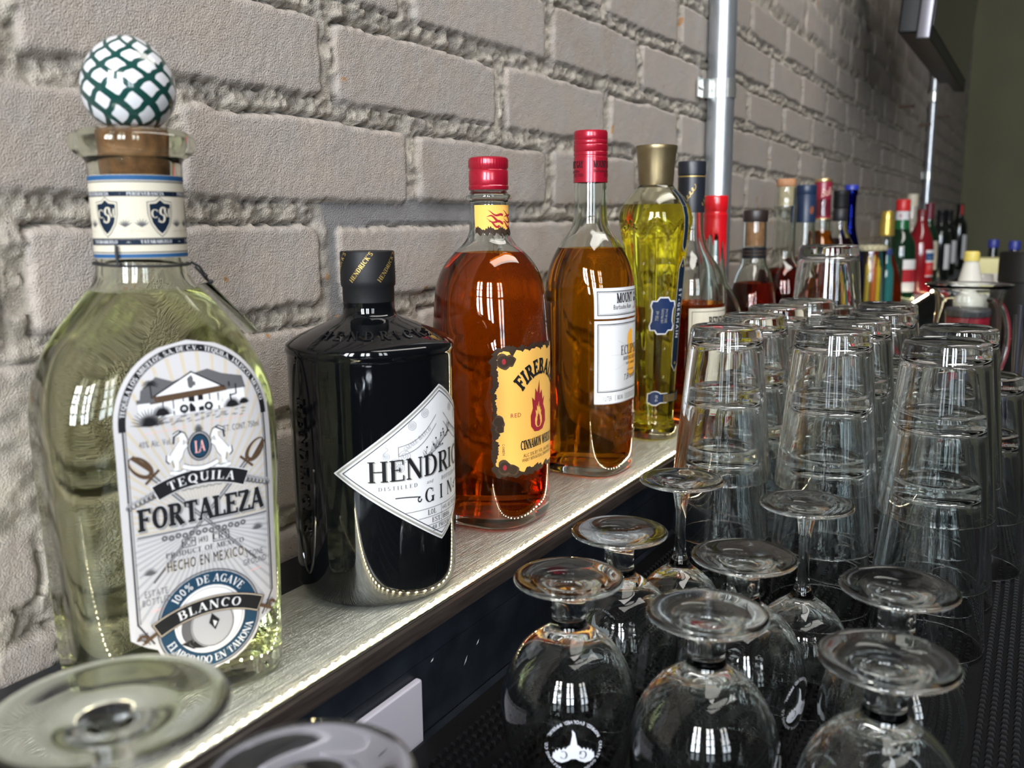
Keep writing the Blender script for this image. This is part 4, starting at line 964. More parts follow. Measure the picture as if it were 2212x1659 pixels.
# ---- cinnamon whisky
REDCAP = pmat('red_cap', (.34, .006, .022), .28, .35, coat=.4)
AMB = gmat('amber_whisky', (.90, .36, .04), 1.35)
fb = thing('whisky_bottle', 'amber whisky bottle with red cap and yellow burnt-edge label, right of the black bottle', 'bottle', (.645, .399, .0003))
def sq2(z, r, n): return (z, r, r, n)
FS = [sq2(0, .0400, 3), sq2(.0012, .0435, 3), (.006, .0458, .0458, 2.9), sq2(.03, .0464, 2.7), sq2(.145, .0466, 2.7), sq2(.152, .0470, 2.5), sq2(.1565, .0472, 2.3), sq2(.185, .0470, 2), sq2(.204, .0445, 2), sq2(.2185, .0375, 2), sq2(.2280, .0285, 2), sq2(.2350, .0205, 2), sq2(.2410, .0172, 2), sq2(.248, .0163, 2), sq2(.2665, .0158, 2), sq2(.2690, .0160, 2), sq2(.2700, .0190, 2), sq2(.2735, .0190, 2), sq2(.2745, .0160, 2), sq2(.2770, .0146, 2), sq2(.3000, .0140, 2), sq2(.3003, .0132, 2)]
_, FO = bottle(fb, FS, GLASSB, AMB, .2265, wall=.0026, base=.010, seg=80)
def ridged(n=60, z0=.0, z1=1): return lambda a, z: 1 + (.010 * math.cos(n * a) if z0 < z < z1 else 0)
cap(fb, 'screw_cap', [(0, .2775), (.0160, .2775), (.0165, .2785), (.0165, .2805), (.0160, .2812), (.0163, .2822), (.0163, .2925), (.0156, .2935), (.0158, .2945), (.0163, .2955), (.0163, .3012), (.0157, .3028), (.0140, .3038), (0, .3038)], REDCAP, 120, ridged(40, .2950, .3020))
FSf = Surf(FO); FSf.phi0 = 0
ik = Ink(FSf, [I_YEL, I_BURN, I_RED, I_BLACK, I_BROWN])
def rough(hw, z0, z1, amp, seed, grow=0, shift=0.):
    r_ = np.random.default_rng(seed); n = 120; R_ = []
    ja = np.convolve(r_.normal(size=n + 8), np.ones(5) / 5, 'valid'); jb = np.convolve(r_.normal(size=n + 8), np.ones(5) / 5, 'valid')
    for i in range(n + 1):
        q = i / n; v = z0 + (z1 - z0) * q; e = max(0, .05 - q, q - .95) / .05
        R_.append((v, shift - hw - amp * ja[i % n] + hw * .14 * e * (1 + ja[i % n]), shift + hw + amp * jb[i % n] - hw * .14 * e * (1 + jb[i % n])))
    return R_
def jagged(R_, mi, layer, amp, seed, nu=90):
    r_ = np.random.default_rng(seed); j0 = np.convolve(r_.normal(size=nu + 5), np.ones(4) / 4, 'valid')[:nu + 1] * amp; j1 = np.convolve(r_.normal(size=nu + 5), np.ones(4) / 4, 'valid')[:nu + 1] * amp
    n = len(R_) - 1; V = []; Fs = []
    for i, (v, a, b) in enumerate(R_):
        q = i / n; V += [(a + (b - a) * k / nu, v + (j0[k] * max(0, 1 - q * 12) + j1[k] * max(0, 1 - (1 - q) * 12))) for k in range(nu + 1)]
    for i in range(n):
        for k in range(nu): o = i * (nu + 1) + k; Fs.append((o, o + 1, o + nu + 2, o + nu + 1))
    ik.put(V, Fs, mi, layer, False)
jagged(rough(.0500, .0470, .1535, .0020, 3), 1, 0, .0022, 5)
jagged(rough(.0455, .0515, .1490, .0022, 8), 0, 3, .0026, 6)
for (u, v, r_) in ((-.0400, .1420, .0062), (-.0345, .1425, .0045), (-.0445, .0930, .0050), (-.0435, .0870, .0036), (-.0400, .0550, .0060), (-.0330, .0525, .0050), (.0410, .143, .006), (.042, .056, .006)):
    an = np.linspace(0, 2 * PI, 22)[:-1]; ik.poly([(u + r_ * math.cos(a) * (1 + .18 * math.sin(3 * a + u * 900)), v + r_ * math.sin(a) * (1 + .18 * math.cos(2 * a + v * 500))) for a in an], 4, 4); ik.poly([(u + .78 * r_ * math.cos(a), v + .78 * r_ * math.sin(a)) for a in an], 1, 5)
    if r_ > .0055: ik.disc((u, v), r_ * .26, 2, 6, ry=r_ * .38, n=14)
for (dx, dz, mi, ly) in ((.0007, -.0007, 4, 6), (0, 0, 3, 8)):
    ik.arc('FIREBALL', (dx, .0985 + dz), .0300, .0125, mi, 90, 'slab', .72, .0, layer=ly)
# a plain rising flame in dark red stands in for the printed figure
def flame(c, h, w_, sg=1):
    L = [(0, 0), (.30, .02), (.52, .16), (.50, .36), (.36, .50), (.44, .66), (.30, .60), (.24, .80), (.10, .72), (.06, 1.0), (-.08, .76), (-.22, .86), (-.26, .62), (-.44, .70), (-.38, .48), (-.52, .34), (-.50, .14), (-.28, .02)]
    return [(c[0] + sg * p[0] * w_, c[1] + p[1] * h) for p in L]
ik.poly(flame((-.002, .0800), .0430, .0230), 2, 6); ik.poly(flame((-.002, .0835), .0220, .0110), 0, 7); ik.poly(flame((-.002, .0840), .0130, .0055), 2, 8)
ik.text('RED', -.0300, .0960, .0034, 2, 'sans', 1.0, track=.12, layer=6); ik.text('HOT', .0270, .1000, .0034, 2, 'sans', 1.0, track=.12, layer=6)
ik.text('CINNAMON WHISKY', -.001, .0678, .0078, 3, 'slab', .50, track=.0, layer=7); ik.text('ALC 33% BY VOL (66 PROOF)', .0012, .0614, .0028, 3, 'sans', .80, track=.1, layer=7); ik.text('WHISKY WITH NATURAL CINNAMON FLAVOR', .0015, .0575, .0028, 3, 'sans', .56, track=.05, layer=7); ik.text('C-0418174', -.0420, .070, .0020, 4, 'sans', .8, rot=-PI / 2, layer=6)
ik.obj('front_label', fb)
ik = Ink(Surf(FO), [I_YEL, I_BURN, I_RED])
ik.strip([(v, a, b) for v, a, b in [(.2440 + .0004 * k, -.0290, .0290) for k in range(54)]], 0, 2, 40)
V_ = []
n_ = 60; tt_ = [.2440 + .0022 * abs(math.sin(k * 1.7)) + .0014 * math.sin(k * .6) for k in range(n_ + 1)]
ik.put([(-.0290 + .058 * k / n_, .2418 + .0014 * math.sin(k * 1.1)) for k in range(n_ + 1)] + [(-.0290 + .058 * k / n_, tt_[k] + .0012) for k in range(n_ + 1)], [(k, k + 1, k + n_ + 2, k + n_ + 1) for k in range(n_)], 1, 3)
for j in range(4):
    for (v, L) in ((.2600, .013), (.2570, .011), (.2540, .014), (.2515, .009)):
        u0_ = -.006 + rng.random() * .003 + (j - 1) * .0130; ik.curve([(u0_ + L * q, v - .004 * q + .0012 * math.sin(q * 7 + v * 900)) for q in np.linspace(0, 1, 12)], [.0001 + .0018 * math.sin(PI * min(q * 1.2, 1) * .5) for q in np.linspace(0, 1, 12)], 2, 4)
ik.obj('neck_label', fb)

# ---- rum
RUM = gmat('golden_rum', (.95, .55, .07), 1.35)
mg = thing('rum_bottle', 'tall golden rum bottle with long neck, dark red capsule and two white labels', 'bottle', (.825, .392, .0003))
MS = [sq2(0, .0370, 3), sq2(.0012, .0400, 3), sq2(.006, .0420, 2.9), sq2(.03, .0428, 2.8), sq2(.175, .0434, 2.6), sq2(.195, .0428, 2.2), sq2(.2090, .0405, 2), sq2(.2230, .0345, 2), sq2(.2340, .0270, 2), sq2(.2420, .0205, 2), sq2(.2500, .0172, 2), sq2(.2600, .0163, 2), sq2(.2890, .0160, 2), sq2(.3200, .0156, 2), sq2(.3300, .0150, 2), sq2(.3305, .0140, 2)]
_, MO = bottle(mg, MS, GLASSB, RUM, .2255, wall=.0026, base=.010, seg=80)
cap(mg, 'capsule', [(0, .331), (.0166, .2892), (.0169, .2894), (.0168, .3130), (.0163, .3134), (.0163, .3150), (.0168, .3156), (.0168, .3182), (.0163, .3188), (.0168, .3196), (.0168, .3250), (.0163, .3256), (.0167, .3264), (.0167, .3290), (.0162, .3298), (.0166, .3306), (.0166, .3370), (.0158, .3386), (0, .3388)][1:], REDCAP, 110, ridged(44, .3197, .3249))
ik = Ink(Surf(rows((.28, .0169), (.32, .0168))), [I_BLACK, pmat('ink_wine', (.16, .004, .012), .4)])
for k in (-1, 0, 1): ik.text('MOUNT GAY', k * .0345 - .004, .3030, .0066, 0, 'slab', .46, layer=2); ik.text('Barbados Rum', k * .0345 - .006, .2985, .0030, 0, 'sans', .75); ik.text('EST 1703', k * .0345 + .002, .2945, .0030, 0, 'sans', .8)
ik.obj('capsule_print', mg)
ik = Ink(Surf(MO), [I_WHITE, I_BLACK, I_GREY, I_RED, I_ORANGE, pmat('ink_lightgrey', (.31, .31, .325), .55)])
LW = .0470
ik.rect(-LW, LW, .1590, .1885, 0, 0, 50, 6); ik.rect(-LW, LW, .0760, .1570, 0, 0, 50, 16)
for k in range(60): u = -LW + 2 * LW * (k + .5) / 60; ik.poly([(u - LW / 60, .0762), (u, .0748), (u + LW / 60, .0762)], 0, 0)
def frame(z0, z1, m_, wd): ik.line([(-LW + m_, z0 + m_), (LW - m_, z0 + m_), (LW - m_, z1 - m_), (-LW + m_, z1 - m_)], wd, 1, 2, True)
frame(.1590, .1885, .0034, .0008); frame(.1590, .1885, .0046, .0003); frame(.0840, .1570, .0034, .0008); frame(.0840, .1570, .0046, .0003)
ik.text('MOUNT GAY', 0, .1738, .0094, 1, 'slab', .62, layer=3); ik.text('Barbados Rum', -.0125, .1678, .0044, 1, 'sans', .78, layer=3); ik.text('1703', .0180, .1666, .0064, 3, 'sans', .7, layer=3); ik.text('EST', .0098, .1662, .0022, 3, 'sans', .8, layer=3)
isl = [(.0, .146), (.004, .1475), (.0075, .144), (.0070, .138), (.0085, .132), (.0130, .126), (.0165, .118), (.0165, .110), (.0135, .103), (.0075, .0985), (.0010, .100), (-.0035, .104), (-.0020, .112), (-.0035, .120), (-.0030, .128), (-.0048, .136), (-.0040, .142)]
ik.poly([(p[0], p[1]) for p in isl], 4, 2)
for j in range(9):
    a = math.radians(j * 40 + 15); ik.line([(.003 + math.cos(a) * .010, .1215 + math.sin(a) * .012), (.003 + math.cos(a) * .034, .1215 + math.sin(a) * .022)], .00018, 5, 1)
ik.text('ECLIPSE', .0015, .1225, .0092, 1, 'serif', .80, track=.0, layer=4); ik.text('HERITAGE BLEND', .0030, .1168, .0036, 1, 'serif', .78, layer=4); ik.text('CRISP & AROMATIC', .0040, .1120, .0022, 1, 'serif', .85, layer=4); ik.text('T.Brandis', .0020, .0975, .0058, 2, 'sans', .9, shear=.4, rot=.06, layer=4); ik.text('MASTER BLENDER', .004, .1055, .0016, 2, 'sans', .9, layer=4)
ik.text('1 LITER', -.0380, .0785, .0046, 2, 'sans', .42, track=.1, align='l'); ik.text('RUM', -.0215, .0787, .0042, 2, 'serif', .72, align='l'); ik.line([(-.0245, .0778), (-.0245, .0838)], .0003, 2); ik.line([(-.0090, .0778), (-.0090, .0838)], .0003, 2)
for k in range(3): ik.text('DISTILLED BLENDED AND BOTTLED IN', -.0075, .0818 - .0020 * k, .0013, 2, 'sans', .8, align='l')
ik.obj('front_label', mg)
mb = emboss(Surf(MO), 'MOUNT GAY', 0, .0480, .0100, 0, .0007, 'slab', .62, .1)
m2 = emboss(Surf(MO), 'DISTILLERIES', 0, .0330, .0090, 0, .0007, 'slab', .62, .08); mb.add(m2.v, m2.f)
m2 = emboss(Surf(MO), '- EST 1703 -', 0, .0620, .0058, 0, .0006, 'slab', .7, .1); mb.add(m2.v, m2.f)
mb.obj('embossed_lettering', GLASSB, mg, smooth=False)

# ---- elderflower liqueur
YLQ = gmat('yellow_liqueur', (1.0, .945, .27), 1.36); PGL = gmat('pale_glass', (.985, .99, .93), 1.5)
sg = thing('liqueur_bottle', 'fluted pale yellow liqueur bottle with bronze flared cap and dark blue strap label', 'bottle', (.990, .388, .0003))
SS = rows((0, .0270), (.0010, .0288), (.004, .0298), (.012, .0292), (.022, .0270), (.035, .0274), (.09, .0300), (.14, .0326), (.19, .0367), (.225, .0402), (.243, .0420), (.256, .0420), (.268, .0390), (.279, .0320), (.287, .0235), (.2910, .0195), (.2935, .0182), (.2990, .0180), (.2993, .0165))
def flute(z, seg):
    t = 2 * PI * np.arange(seg) / seg; q = np.abs(np.cos(4 * t)); arch = .232 + .022 * np.sqrt(np.clip(1 - q ** 2, 0, 1)) * 1.0
    amp = np.clip((arch - z) / .004, 0, 1) * np.clip((z - .012) / .01, 0, 1)
    return 1 - amp * (.050 + .065 * (1 - q) ** 1.2)
sg_sec = chaikin(SS, 2)
fine = [];
for z in np.linspace(.0, .2985, 150): fine.append((z, *(float(np.interp(z, sg_sec[:, 0], sg_sec[:, j])) for j in (1, 2, 3))))
fine[0] = tuple(sg_sec[0]); fine.append(tuple(sg_sec[-1]))
_, SO = bottle(sg, fine, PGL, YLQ, .2700, wall=.0030, base=.012, seg=96, k=0, mod=flute)
BRZ = pmat('bronze_cap', (.24, .185, .095), .34, .85, noise=(60, (.28, .22, .12)))
cap(sg, 'cap', [(0, .2915), (.0190, .2915), (.0194, .2935), (.0200, .2990), (.0208, .3130), (.0216, .3220), (.0230, .3310), (.0234, .3330), (.0232, .3352), (.0222, .3358), (0, .3356)], BRZ, 96, lambda a, z: 1 - (.020 * max(0, math.cos(4 * a)) ** .5 if z < .2955 + .024 * abs(math.sin(4 * a)) ** .5 and z > .2920 else 0))
sl = Surf(rows((0, .0302), (.012, .0296), (.022, .0274), (.035, .0276), (.09, .0302), (.14, .0328), (.19, .0369), (.225, .0403), (.243, .0421), (.256, .0421), (.268, .0391), (.279, .0321), (.287, .0236), (.2915, .0198)), math.radians(-14))
I_EDGE = pmat('ink_strapedge', (.34, .33, .27), .5); I_BOT = pmat('label_blue', (.007, .020, .075), .5, spec=.25)
ik = Ink(sl, [I_NAVY, I_EDGE, I_BOT, I_WHITE, I_GOLD])
def band(z0, z1, hw, tip0, tip1, mi, ly):
    ik.strip([(v, -w_ if w_ > 0 else -.0001, w_ if w_ > 0 else .0001) for v, w_ in [(z0 + (z1 - z0) * k / 50, hw * min(1, (k / 50 * (z1 - z0)) / tip0 if tip0 else 1, ((1 - k / 50) * (z1 - z0)) / tip1 if tip1 else 1)) for k in range(51)]], mi, ly, 8)
band(.2170, .2860, .0040, .006, .0, 1, 1); band(.2180, .2860, .0034, .006, .0, 0, 2)
band(.0800, .2130, .0058, .008, .012, 1, 1); band(.0815, .2112, .0052, .008, .012, 0, 2)
ik.text('ST-GERMAIN', -.0022, .1480, .0046, 3, 'sans', 1.1, rot=-PI / 2, track=.32, layer=4)
for (v, w_) in ((.2020, .0016), (.0905, .0016)): ik.disc((0, v), w_, 4, 4, w_ * .5, n=12)
def shield(c, w_, h_, mi, ly):
    P = [(-1, .55), (-.92, .80), (-.55, .80), (-.35, 1), (.35, 1), (.55, .80), (.92, .80), (1, .55), (.86, .3), (.86, -.3), (1, -.55), (.92, -.8), (.55, -.8), (.35, -1), (-.35, -1), (-.55, -.8), (-.92, -.8), (-1, -.55), (-.86, -.3), (-.86, .3)]
    ik.poly([(c[0] + p[0] * w_, c[1] + p[1] * h_) for p in P], mi, ly)
shield((-.0215, .1460), .0150, .0215, 3, 1); shield((-.0213, .1460), .0136, .0200, 2, 2)
ik.text('750 ml', -.0262, .1460, .0034, 1, 'sans', .8, rot=PI / 2, layer=4); ik.text('(40 PROOF)', -.0205, .1460, .0027, 1, 'sans', .8, rot=PI / 2, layer=4); ik.text('20% alc./vol.', -.0160, .1460, .0027, 1, 'sans', .8, rot=PI / 2, layer=4)
ik.strip([(v, -.0330, -.0090) for v in (.0440, .0480, .0520, .0560)], 3, 1, 20); ik.strip([(v, -.0318, -.0090) for v in (.0450, .0480, .0520, .0550)], 2, 2, 20); ik.strip([(v, -.0150, .0260) for v in (.0450, .0480, .0520, .0550)], 0, 3, 30); ik.disc((-.0240, .0500), .0088, 3, 1, n=24); ik.disc((-.0240, .0500), .0078, 2, 2, n=24)
for dz in (.0462, .0480, .0498, .0516, .0534): ik.line([(-.0140, dz), (.004, dz)], .0006, 4, 5)
ik.text('ST-G', -.0235, .0500, .0026, 3, 'sans', .9, rot=-PI / 2, layer=4)
ik.obj('strap_label', sg)
mb = MB()
for z in (.205, .172, .140, .108, .075):
    for k in range(8):
        if k in (5, 6, 7): continue
        a = -PI / 2 - .75 - k * PI / 4; r_ = float(np.interp(z, SO[:, 0], SO[:, 1])) * .965
        mb = MB(); mb.lathe([(0, -.0016), (.0014, -.0010), (.0020, 0), (.0014, .0010), (0, .0016)], 10); o = mb.obj('embossed_bead', PGL, sg); o.location = (r_ * math.cos(a), r_ * math.sin(a), z)

# ---- the bottles further along the shelf
def simple(name, label, x, y, secs, glass, liquid=None, fill=0, wall=.0026, seg=48, group=None, rz=0.):
    t = thing(name, label, 'bottle', (x, y, .0003), rz, group)
    _, o = bottle(t, rows(*secs) if len(secs[0]) == 2 else secs, glass, liquid, fill, wall=wall, base=.009, seg=seg)
    return t, o
def solidb(name, label, x, y, secs, mat, seg=40):
    t = thing(name, label, 'bottle', (x, y, .0003)); o = chaikin(rows(*secs), 2); mb = MB(); loft(mb, o, seg); mb.obj('body', mat, t, ang=60); return t, o
def wrap(t, o, name, z0, z1, mats, ang=180, art=None, phi=0.):
    q = np.array(o); ik = Ink(Surf(o, math.radians(phi)), mats); r = float(np.interp((z0 + z1) / 2, q[:, 0], q[:, 1])); hw = r * math.radians(ang) * .998
    ik.rect(-hw, hw, z0, z1, 0, 0, max(12, int(ang / 5)), 10)
    if art: art(ik, hw)
    return ik.obj(name, t)
WHISK = gmat('dark_whisky', (.62, .12, .022), 1.35); MIDW = gmat('bourbon', (.80, .27, .05), 1.35)
CORK = pmat('cork_top', (.30, .13, .055), .65, noise=(90, (.40, .20, .10)))

t, o = simple('bourbon_bottle', 'round-shouldered bourbon bottle with black gold-lettered cap and cream label', 1.102, .385,
    [(0, .040), (.004, .0445), (.012, .0455), (.14, .0455), (.168, .0450), (.187, .0410), (.202, .0320), (.214, .0235), (.228, .0180), (.245, .0160), (.300, .0152), (.3005, .0140)], GLASSB, MIDW, .150)
cap(t, 'cap', [(0, .262), (.0162, .2625), (.0166, .262), (.0168, .3040), (.0164, .3060), (.0164, .3075), (.0172, .3080), (.0172, .3220), (.0166, .3240), (0, .3242)], pmat('cap_navyblack', (.012, .014, .020), .36), 120, ridged(44, .309, .322))
ik = Ink(Surf(rows((.25, .0168), (.33, .0168))), [I_GOLD])
ik.rect(-.052, .052, .3050, .3062, 0, 1, 60)
for k in range(-2, 3):                                  # looping gold script, too small to read
    ik.curve([(k * .026 - .006 + q * .016 + .0016 * math.cos(q * 34), .270 + q * .024 + .0026 * math.sin(q * 34)) for q in np.linspace(0, 1, 60)], [.0004 + .0004 * abs(math.sin(q * 34)) for q in np.linspace(0, 1, 60)], 0, 1)
ik.obj('cap_lettering', t, 'gold script lettering')
def art(ik, hw):
    ik.line([(-hw + .004, .040), (hw - .004, .040), (hw - .004, .142), (-hw + .004, .142)], .0006, 1, 2, True)
    ik.text('REDEMPTION', 0, .1235, .0120, 1, 'slab', .52, layer=3)
    ik.disc((0, .085), .022, 2, 2, .0212, n=40)
    ik.rect(-hw + .006, hw - .006, .0440, .0520, 3, 2, 30)
wrap(t, o, 'front_label', .0360, .1460, [I_CREAM, I_BLACK, I_GREY, I_RED], 66, art, -4)

WAX = pmat('red_wax', (.55, .006, .012), .25, coat=.5)
t, o = simple('bourbon_bottle', 'square-shouldered bourbon bottle with neck dipped in dripping red wax', 1.248, .400,
    [(0, .036), (.004, .040), (.012, .041), (.11, .041), (.135, .038), (.155, .026), (.170, .0172), (.200, .0145), (.262, .0140), (.2625, .0128)], GLASSB, MIDW, .120)
mb = MB(); nz = 14; seg = 72; V = []
for k in range(seg):
    a = 2 * PI * k / seg
    drip = .0 + .006 * math.sin(3 * a + 1) + sum(L * math.exp(-((((a - c + PI) % (2 * PI)) - PI) / .11) ** 2) for c, L in ((3.3, .020), (3.95, .042), (4.5, .030), (5.0, .060), (5.7, .03), (1.2, .03), (2.2, .045)))
    for j in range(nz):
        z = .2300 - drip + (.2600 - .2300 + drip) * j / (nz - 1); r_ = .0150 + .0010 * min(1, j / 3) + (.0006 if z > .257 else 0); V.append((r_ * math.cos(a), r_ * math.sin(a), z))
mb.add(V, [(k * nz + j, ((k + 1) % seg) * nz + j, ((k + 1) % seg) * nz + j + 1, k * nz + j + 1) for k in range(seg) for j in range(nz - 1)])
mb.lathe([(.0164, .2590), (.0157, .2620), (.0150, .2640), (.0156, .2660), (.0164, .2680), (.0165, .2840), (.0155, .2862), (0, .2866)], 60)
mb.obj('wax_seal', WAX, t, ang=60)

t, o = simple('whiskey_bottle', 'squat dark whiskey bottle with short neck, dark brown cap and banded neck label', 1.408, .388,
    [(.0, .036, .030, 2.2), (.004, .044, .034, 2.2), (.012, .046, .036, 2.2), (.09, .0480, .0370, 2.2), (.125, .0460, .0350, 2.2), (.150, .0400, .0310, 2.2), (.170, .0300, .0260, 2.1), (.184, .0205, .0200, 2), (.192, .0180, .0180, 2), (.250, .0176, .0176, 2), (.2505, .016, .016, 2)], GLASSB, WHISK, .1570)
cap(t, 'cap', [(0, .2500), (.0182, .2500), (.0188, .2510), (.0188, .2660), (.0182, .2675), (0, .2678)], pmat('cap_darkbrown', (.020, .013, .011), .4), 48)
cap(t, 'cork', [(0, .213), (.0140, .2135), (.0146, .249), (0, .2495)], CORK, 32)
wrap(t, o, 'neck_label', .1945, .2105, [I_BLACK, I_BROWN], 180, lambda ik, hw: [ik.line([(k * .018 - .007, z_), (k * .018 + .007, z_)], .0012, 1, 2) for k in (-2, -1, 0, 1, 2) for z_ in (.2055, .2005)])

t, o = simple('whiskey_bottle', 'tall clear-necked bottle with brown wooden cork top, half full of dark spirit', 1.600, .390,
    [(0, .040), (.004, .043), (.012, .044), (.12, .044), (.150, .041), (.166, .034), (.177, .0250), (.186, .0200), (.200, .0188), (.268, .0186), (.272, .0196), (.278, .0196), (.281, .0186), (.302, .0165), (.309, .0160), (.3095, .0140)], GLASSB, WHISK, .1700)
cap(t, 'wooden_cork', [(0, .3095), (.0158, .3095), (.0162, .3105), (.0162, .3205), (.0156, .3218), (0, .3220)], CORK, 40)
cap(t, 'cork', [(0, .276), (.0128, .2765), (.0136, .3090), (0, .3092)], pmat('cork_pale', (.55, .42, .26), .7, noise=(120, (.66, .54, .36))), 32)

NAVYC = pmat('cap_navy', (.010, .022, .055), .38)
t, o = simple('whisky_bottle', 'clear whisky bottle with navy blue capsule bearing a small copper crest', 1.729, .385,
    [(0, .038), (.004, .042), (.012, .043), (.13, .043), (.165, .040), (.185, .030), (.198, .0215), (.210, .0185), (.300, .0165), (.3005, .015)], GLASSB, MIDW, .1850)
cap(t, 'capsule', [(0, .2500), (.0176, .2480), (.0182, .2482), (.0180, .2960), (.0174, .2970), (.0174, .2985), (.0180, .2995), (.0180, .3135), (.0172, .3152), (0, .3155)], NAVYC, 48)
ik = Ink(Surf(rows((.24, .0182), (.32, .0182)), math.radians(-40)), [pmat('ink_copper', (.36, .12, .05), .4, .5)])
for j in range(8):
    an = j * PI / 4 + .3; ik.curve([(0, .270), (.0038 * math.cos(an), .270 + .006 * math.sin(an)), (.0052 * math.cos(an + .5), .270 + .0085 * math.sin(an + .5))], [.0016, .0022, .0006], 0, 1)
ik.disc((0, .270), .0030, 0, 1, n=14); ik.obj('crest', t)

REDC = pmat('capsule_wine', (.20, .012, .030), .35, coat=.3)
t, o = simple('bourbon_bottle', 'amber bourbon bottle with gold-topped wine red capsule and slanted script', 1.874, .385,
    [(0, .040), (.004, .044), (.012, .045), (.13, .045), (.170, .042), (.195, .034), (.210, .0260), (.222, .0195), (.235, .0172), (.310, .0152), (.3105, .014)], GLASSB, gmat('light_amber', (.93, .52, .09), 1.35), .2320)
cap(t, 'capsule', [(0, .2600), (.0162, .2560), (.0168, .2562), (.0160, .2700), (.0150, .2860), (.0152, .2900), (.0160, .2930), (.0162, .3250), (.0158, .3262), (0, .3264)], REDC, 48)
cap(t, 'gold_top', [(0, .3264), (.0164, .3262), (.0168, .3275), (.0168, .3305), (.0160, .3318), (0, .3320)], pmat('gold_foil', (.72, .52, .24), .3, .9), 48)
cap(t, 'neck_band', [(.0170, .2540), (.0175, .2535), (.0175, .2555), (.0170, .2560)], pmat('gold_foil', (.72, .52, .24), .3, .9), 48)
ik = Ink(Surf(rows((.24, .0164), (.33, .0164)), math.radians(-50)), [pmat('ink_rose', (.62, .36, .30), .4)])
for k in (-1, 0, 1): ik.text('Bulk', k * .034, .2990, .0150, 0, 'sans', .62, shear=.35, rot=.25)
ik.obj('script_lettering', t)

t, o = simple('liqueur_bottle', 'dark purple liqueur bottle with black cap and black neck ribbon', 1.990, .372,
    [(0, .038), (.004, .042), (.012, .043), (.12, .043), (.165, .041), (.195, .0330), (.212, .0235), (.228, .0158), (.245, .0132), (.300, .0128), (.3005, .0118)], GLASSB, gmat('purple_liqueur', (.24, .03, .16), 1.36), .2150)
cap(t, 'cap', [(0, .2770), (.0140, .2760), (.0148, .2770), (.0152, .2800), (.0150, .3020), (.0156, .3040), (.0156, .3110), (.0148, .3122), (0, .3124)], CAPK, 48)
cap(t, 'neck_ribbon', [(.0134, .2500), (.0146, .2520), (.0150, .2600), (.0146, .2740), (.0134, .2760)], pmat('ribbon_black', (.012, .011, .014), .5), 40)

COB = gmat('cobalt_glass', (.06, .10, .62), 1.5)
t, o = simple('blue_bottle', 'slender cobalt blue glass bottle standing against the brick wall', 2.327, .412,
    [(0, .034), (.004, .038), (.012, .039), (.10, .039), (.15, .034), (.195, .0230), (.230, .0145), (.262, .0124), (.310, .0122), (.312, .0150), (.322, .0150), (.3235, .0126), (.324, .011)], COB)
cap(t, 'cap', [(0, .3200), (.0150, .3235), (.0158, .3240), (.0158, .3340), (.0150, .3352), (0, .3354)], pmat('cap_cobalt', (.02, .035, .30), .35), 48)

# open jar of coloured garnish sticks
t = thing('glass_jar', 'small clear jar with speckled rim holding yellow and orange tubes', 'jar', (2.398, .372, .0003))
mb = MB(); mb.lathe([(0, .001)] + [(.034, 0), (.037, .002), (.0375, .006), (.0375, .185), (.0365, .188), (.0352, .186), (.0350, .008), (.032, .006), (0, .006)], 48); mb.obj('jar_glass', GLASS, t)
mb = MB(); mb.lathe([(.0380, .178), (.0395, .180), (.0395, .189), (.0380, .191)], 48); mb.obj('rim_band', pmat('rim_crust', (.55, .50, .34), .8, noise=(300, (.20, .17, .08)), bump=(300, 1.)), t)
YT = pmat('yellow_tube', (.80, .58, .03), .35); OT = pmat('orange_tube', (.62, .16, .02), .35)
for i, (dx, dy, mt_, col_) in enumerate(((-.016, -.014, OT, 'orange'), (-.004, -.022, YT, 'yellow'), (.010, -.018, OT, 'orange'), (.021, -.008, YT, 'yellow'), (.004, .004, YT, 'yellow'))):
    mb = MB(); mb.lathe([(0, 0), (.0060, 0), (.0066, .002), (.0066, .126), (.0030, .134), (.0026, .146), (0, .147)], 20); o = mb.obj('plastic_tube', mt_); o.location = (2.398 + dx, .372 + dy, .0068); o.rotation_euler = (0, -.06 + .03 * i - .03, 0)
    tag(o, '%s plastic tube standing %s in the clear jar' % (col_, ('at the far left', 'second from left', 'in the middle', 'at the right', 'at the back')[i]), 'tube', 'coloured tubes in the jar')

t, o = solidb('small_bottle', 'small teal green bottle with dark blue cap beside the jar of tubes', 2.470, .345, [(0, .019), (.003, .0215), (.10, .0215), (.125, .0200), (.145, .0130), (.165, .0118), (.166, .011)], pmat('teal_glass', (.015, .10, .10), .08, coat=.4))
cap(t, 'cap', [(0, .164), (.0126, .1645), (.0130, .1660), (.0130, .1790), (.0122, .1800), (0, .1802)], pmat('cap_blue', (.02, .04, .16), .4), 32)

t, o = simple('liqueur_bottle', 'amber liqueur bottle with tall ridged gold cap', 2.758, .388,
    [(0, .046), (.004, .050), (.012, .051), (.05, .050), (.085, .046), (.120, .036), (.150, .0240), (.170, .0160), (.195, .0145), (.235, .0145), (.2355, .013)], GLASSB, MIDW, .1620)
cap(t, 'cap', [(0, .2080), (.0205, .2080), (.0212, .2095), (.0212, .2130), (.0204, .2135), (.0204, .2500), (.0176, .2520), (.0172, .2740), (.0160, .2762), (0, .2765)], pmat('gold_cap', (.62, .44, .10), .3, .75), 60, ridged(40, .2140, .2495))
JGR = pmat('green_glass', (.004, .020, .008), .06, coat=.4); DKG = pmat('dark_bottle', (.006, .008, .007), .08, coat=.4)
t, o = solidb('herbal_bottle', 'dark green liqueur bottle with bright red cap and white neck band', 3.097, .392, [(0, .042), (.003, .047), (.14, .047), (.18, .043), (.205, .030), (.222, .0210), (.290, .0195), (.291, .018)], JGR)
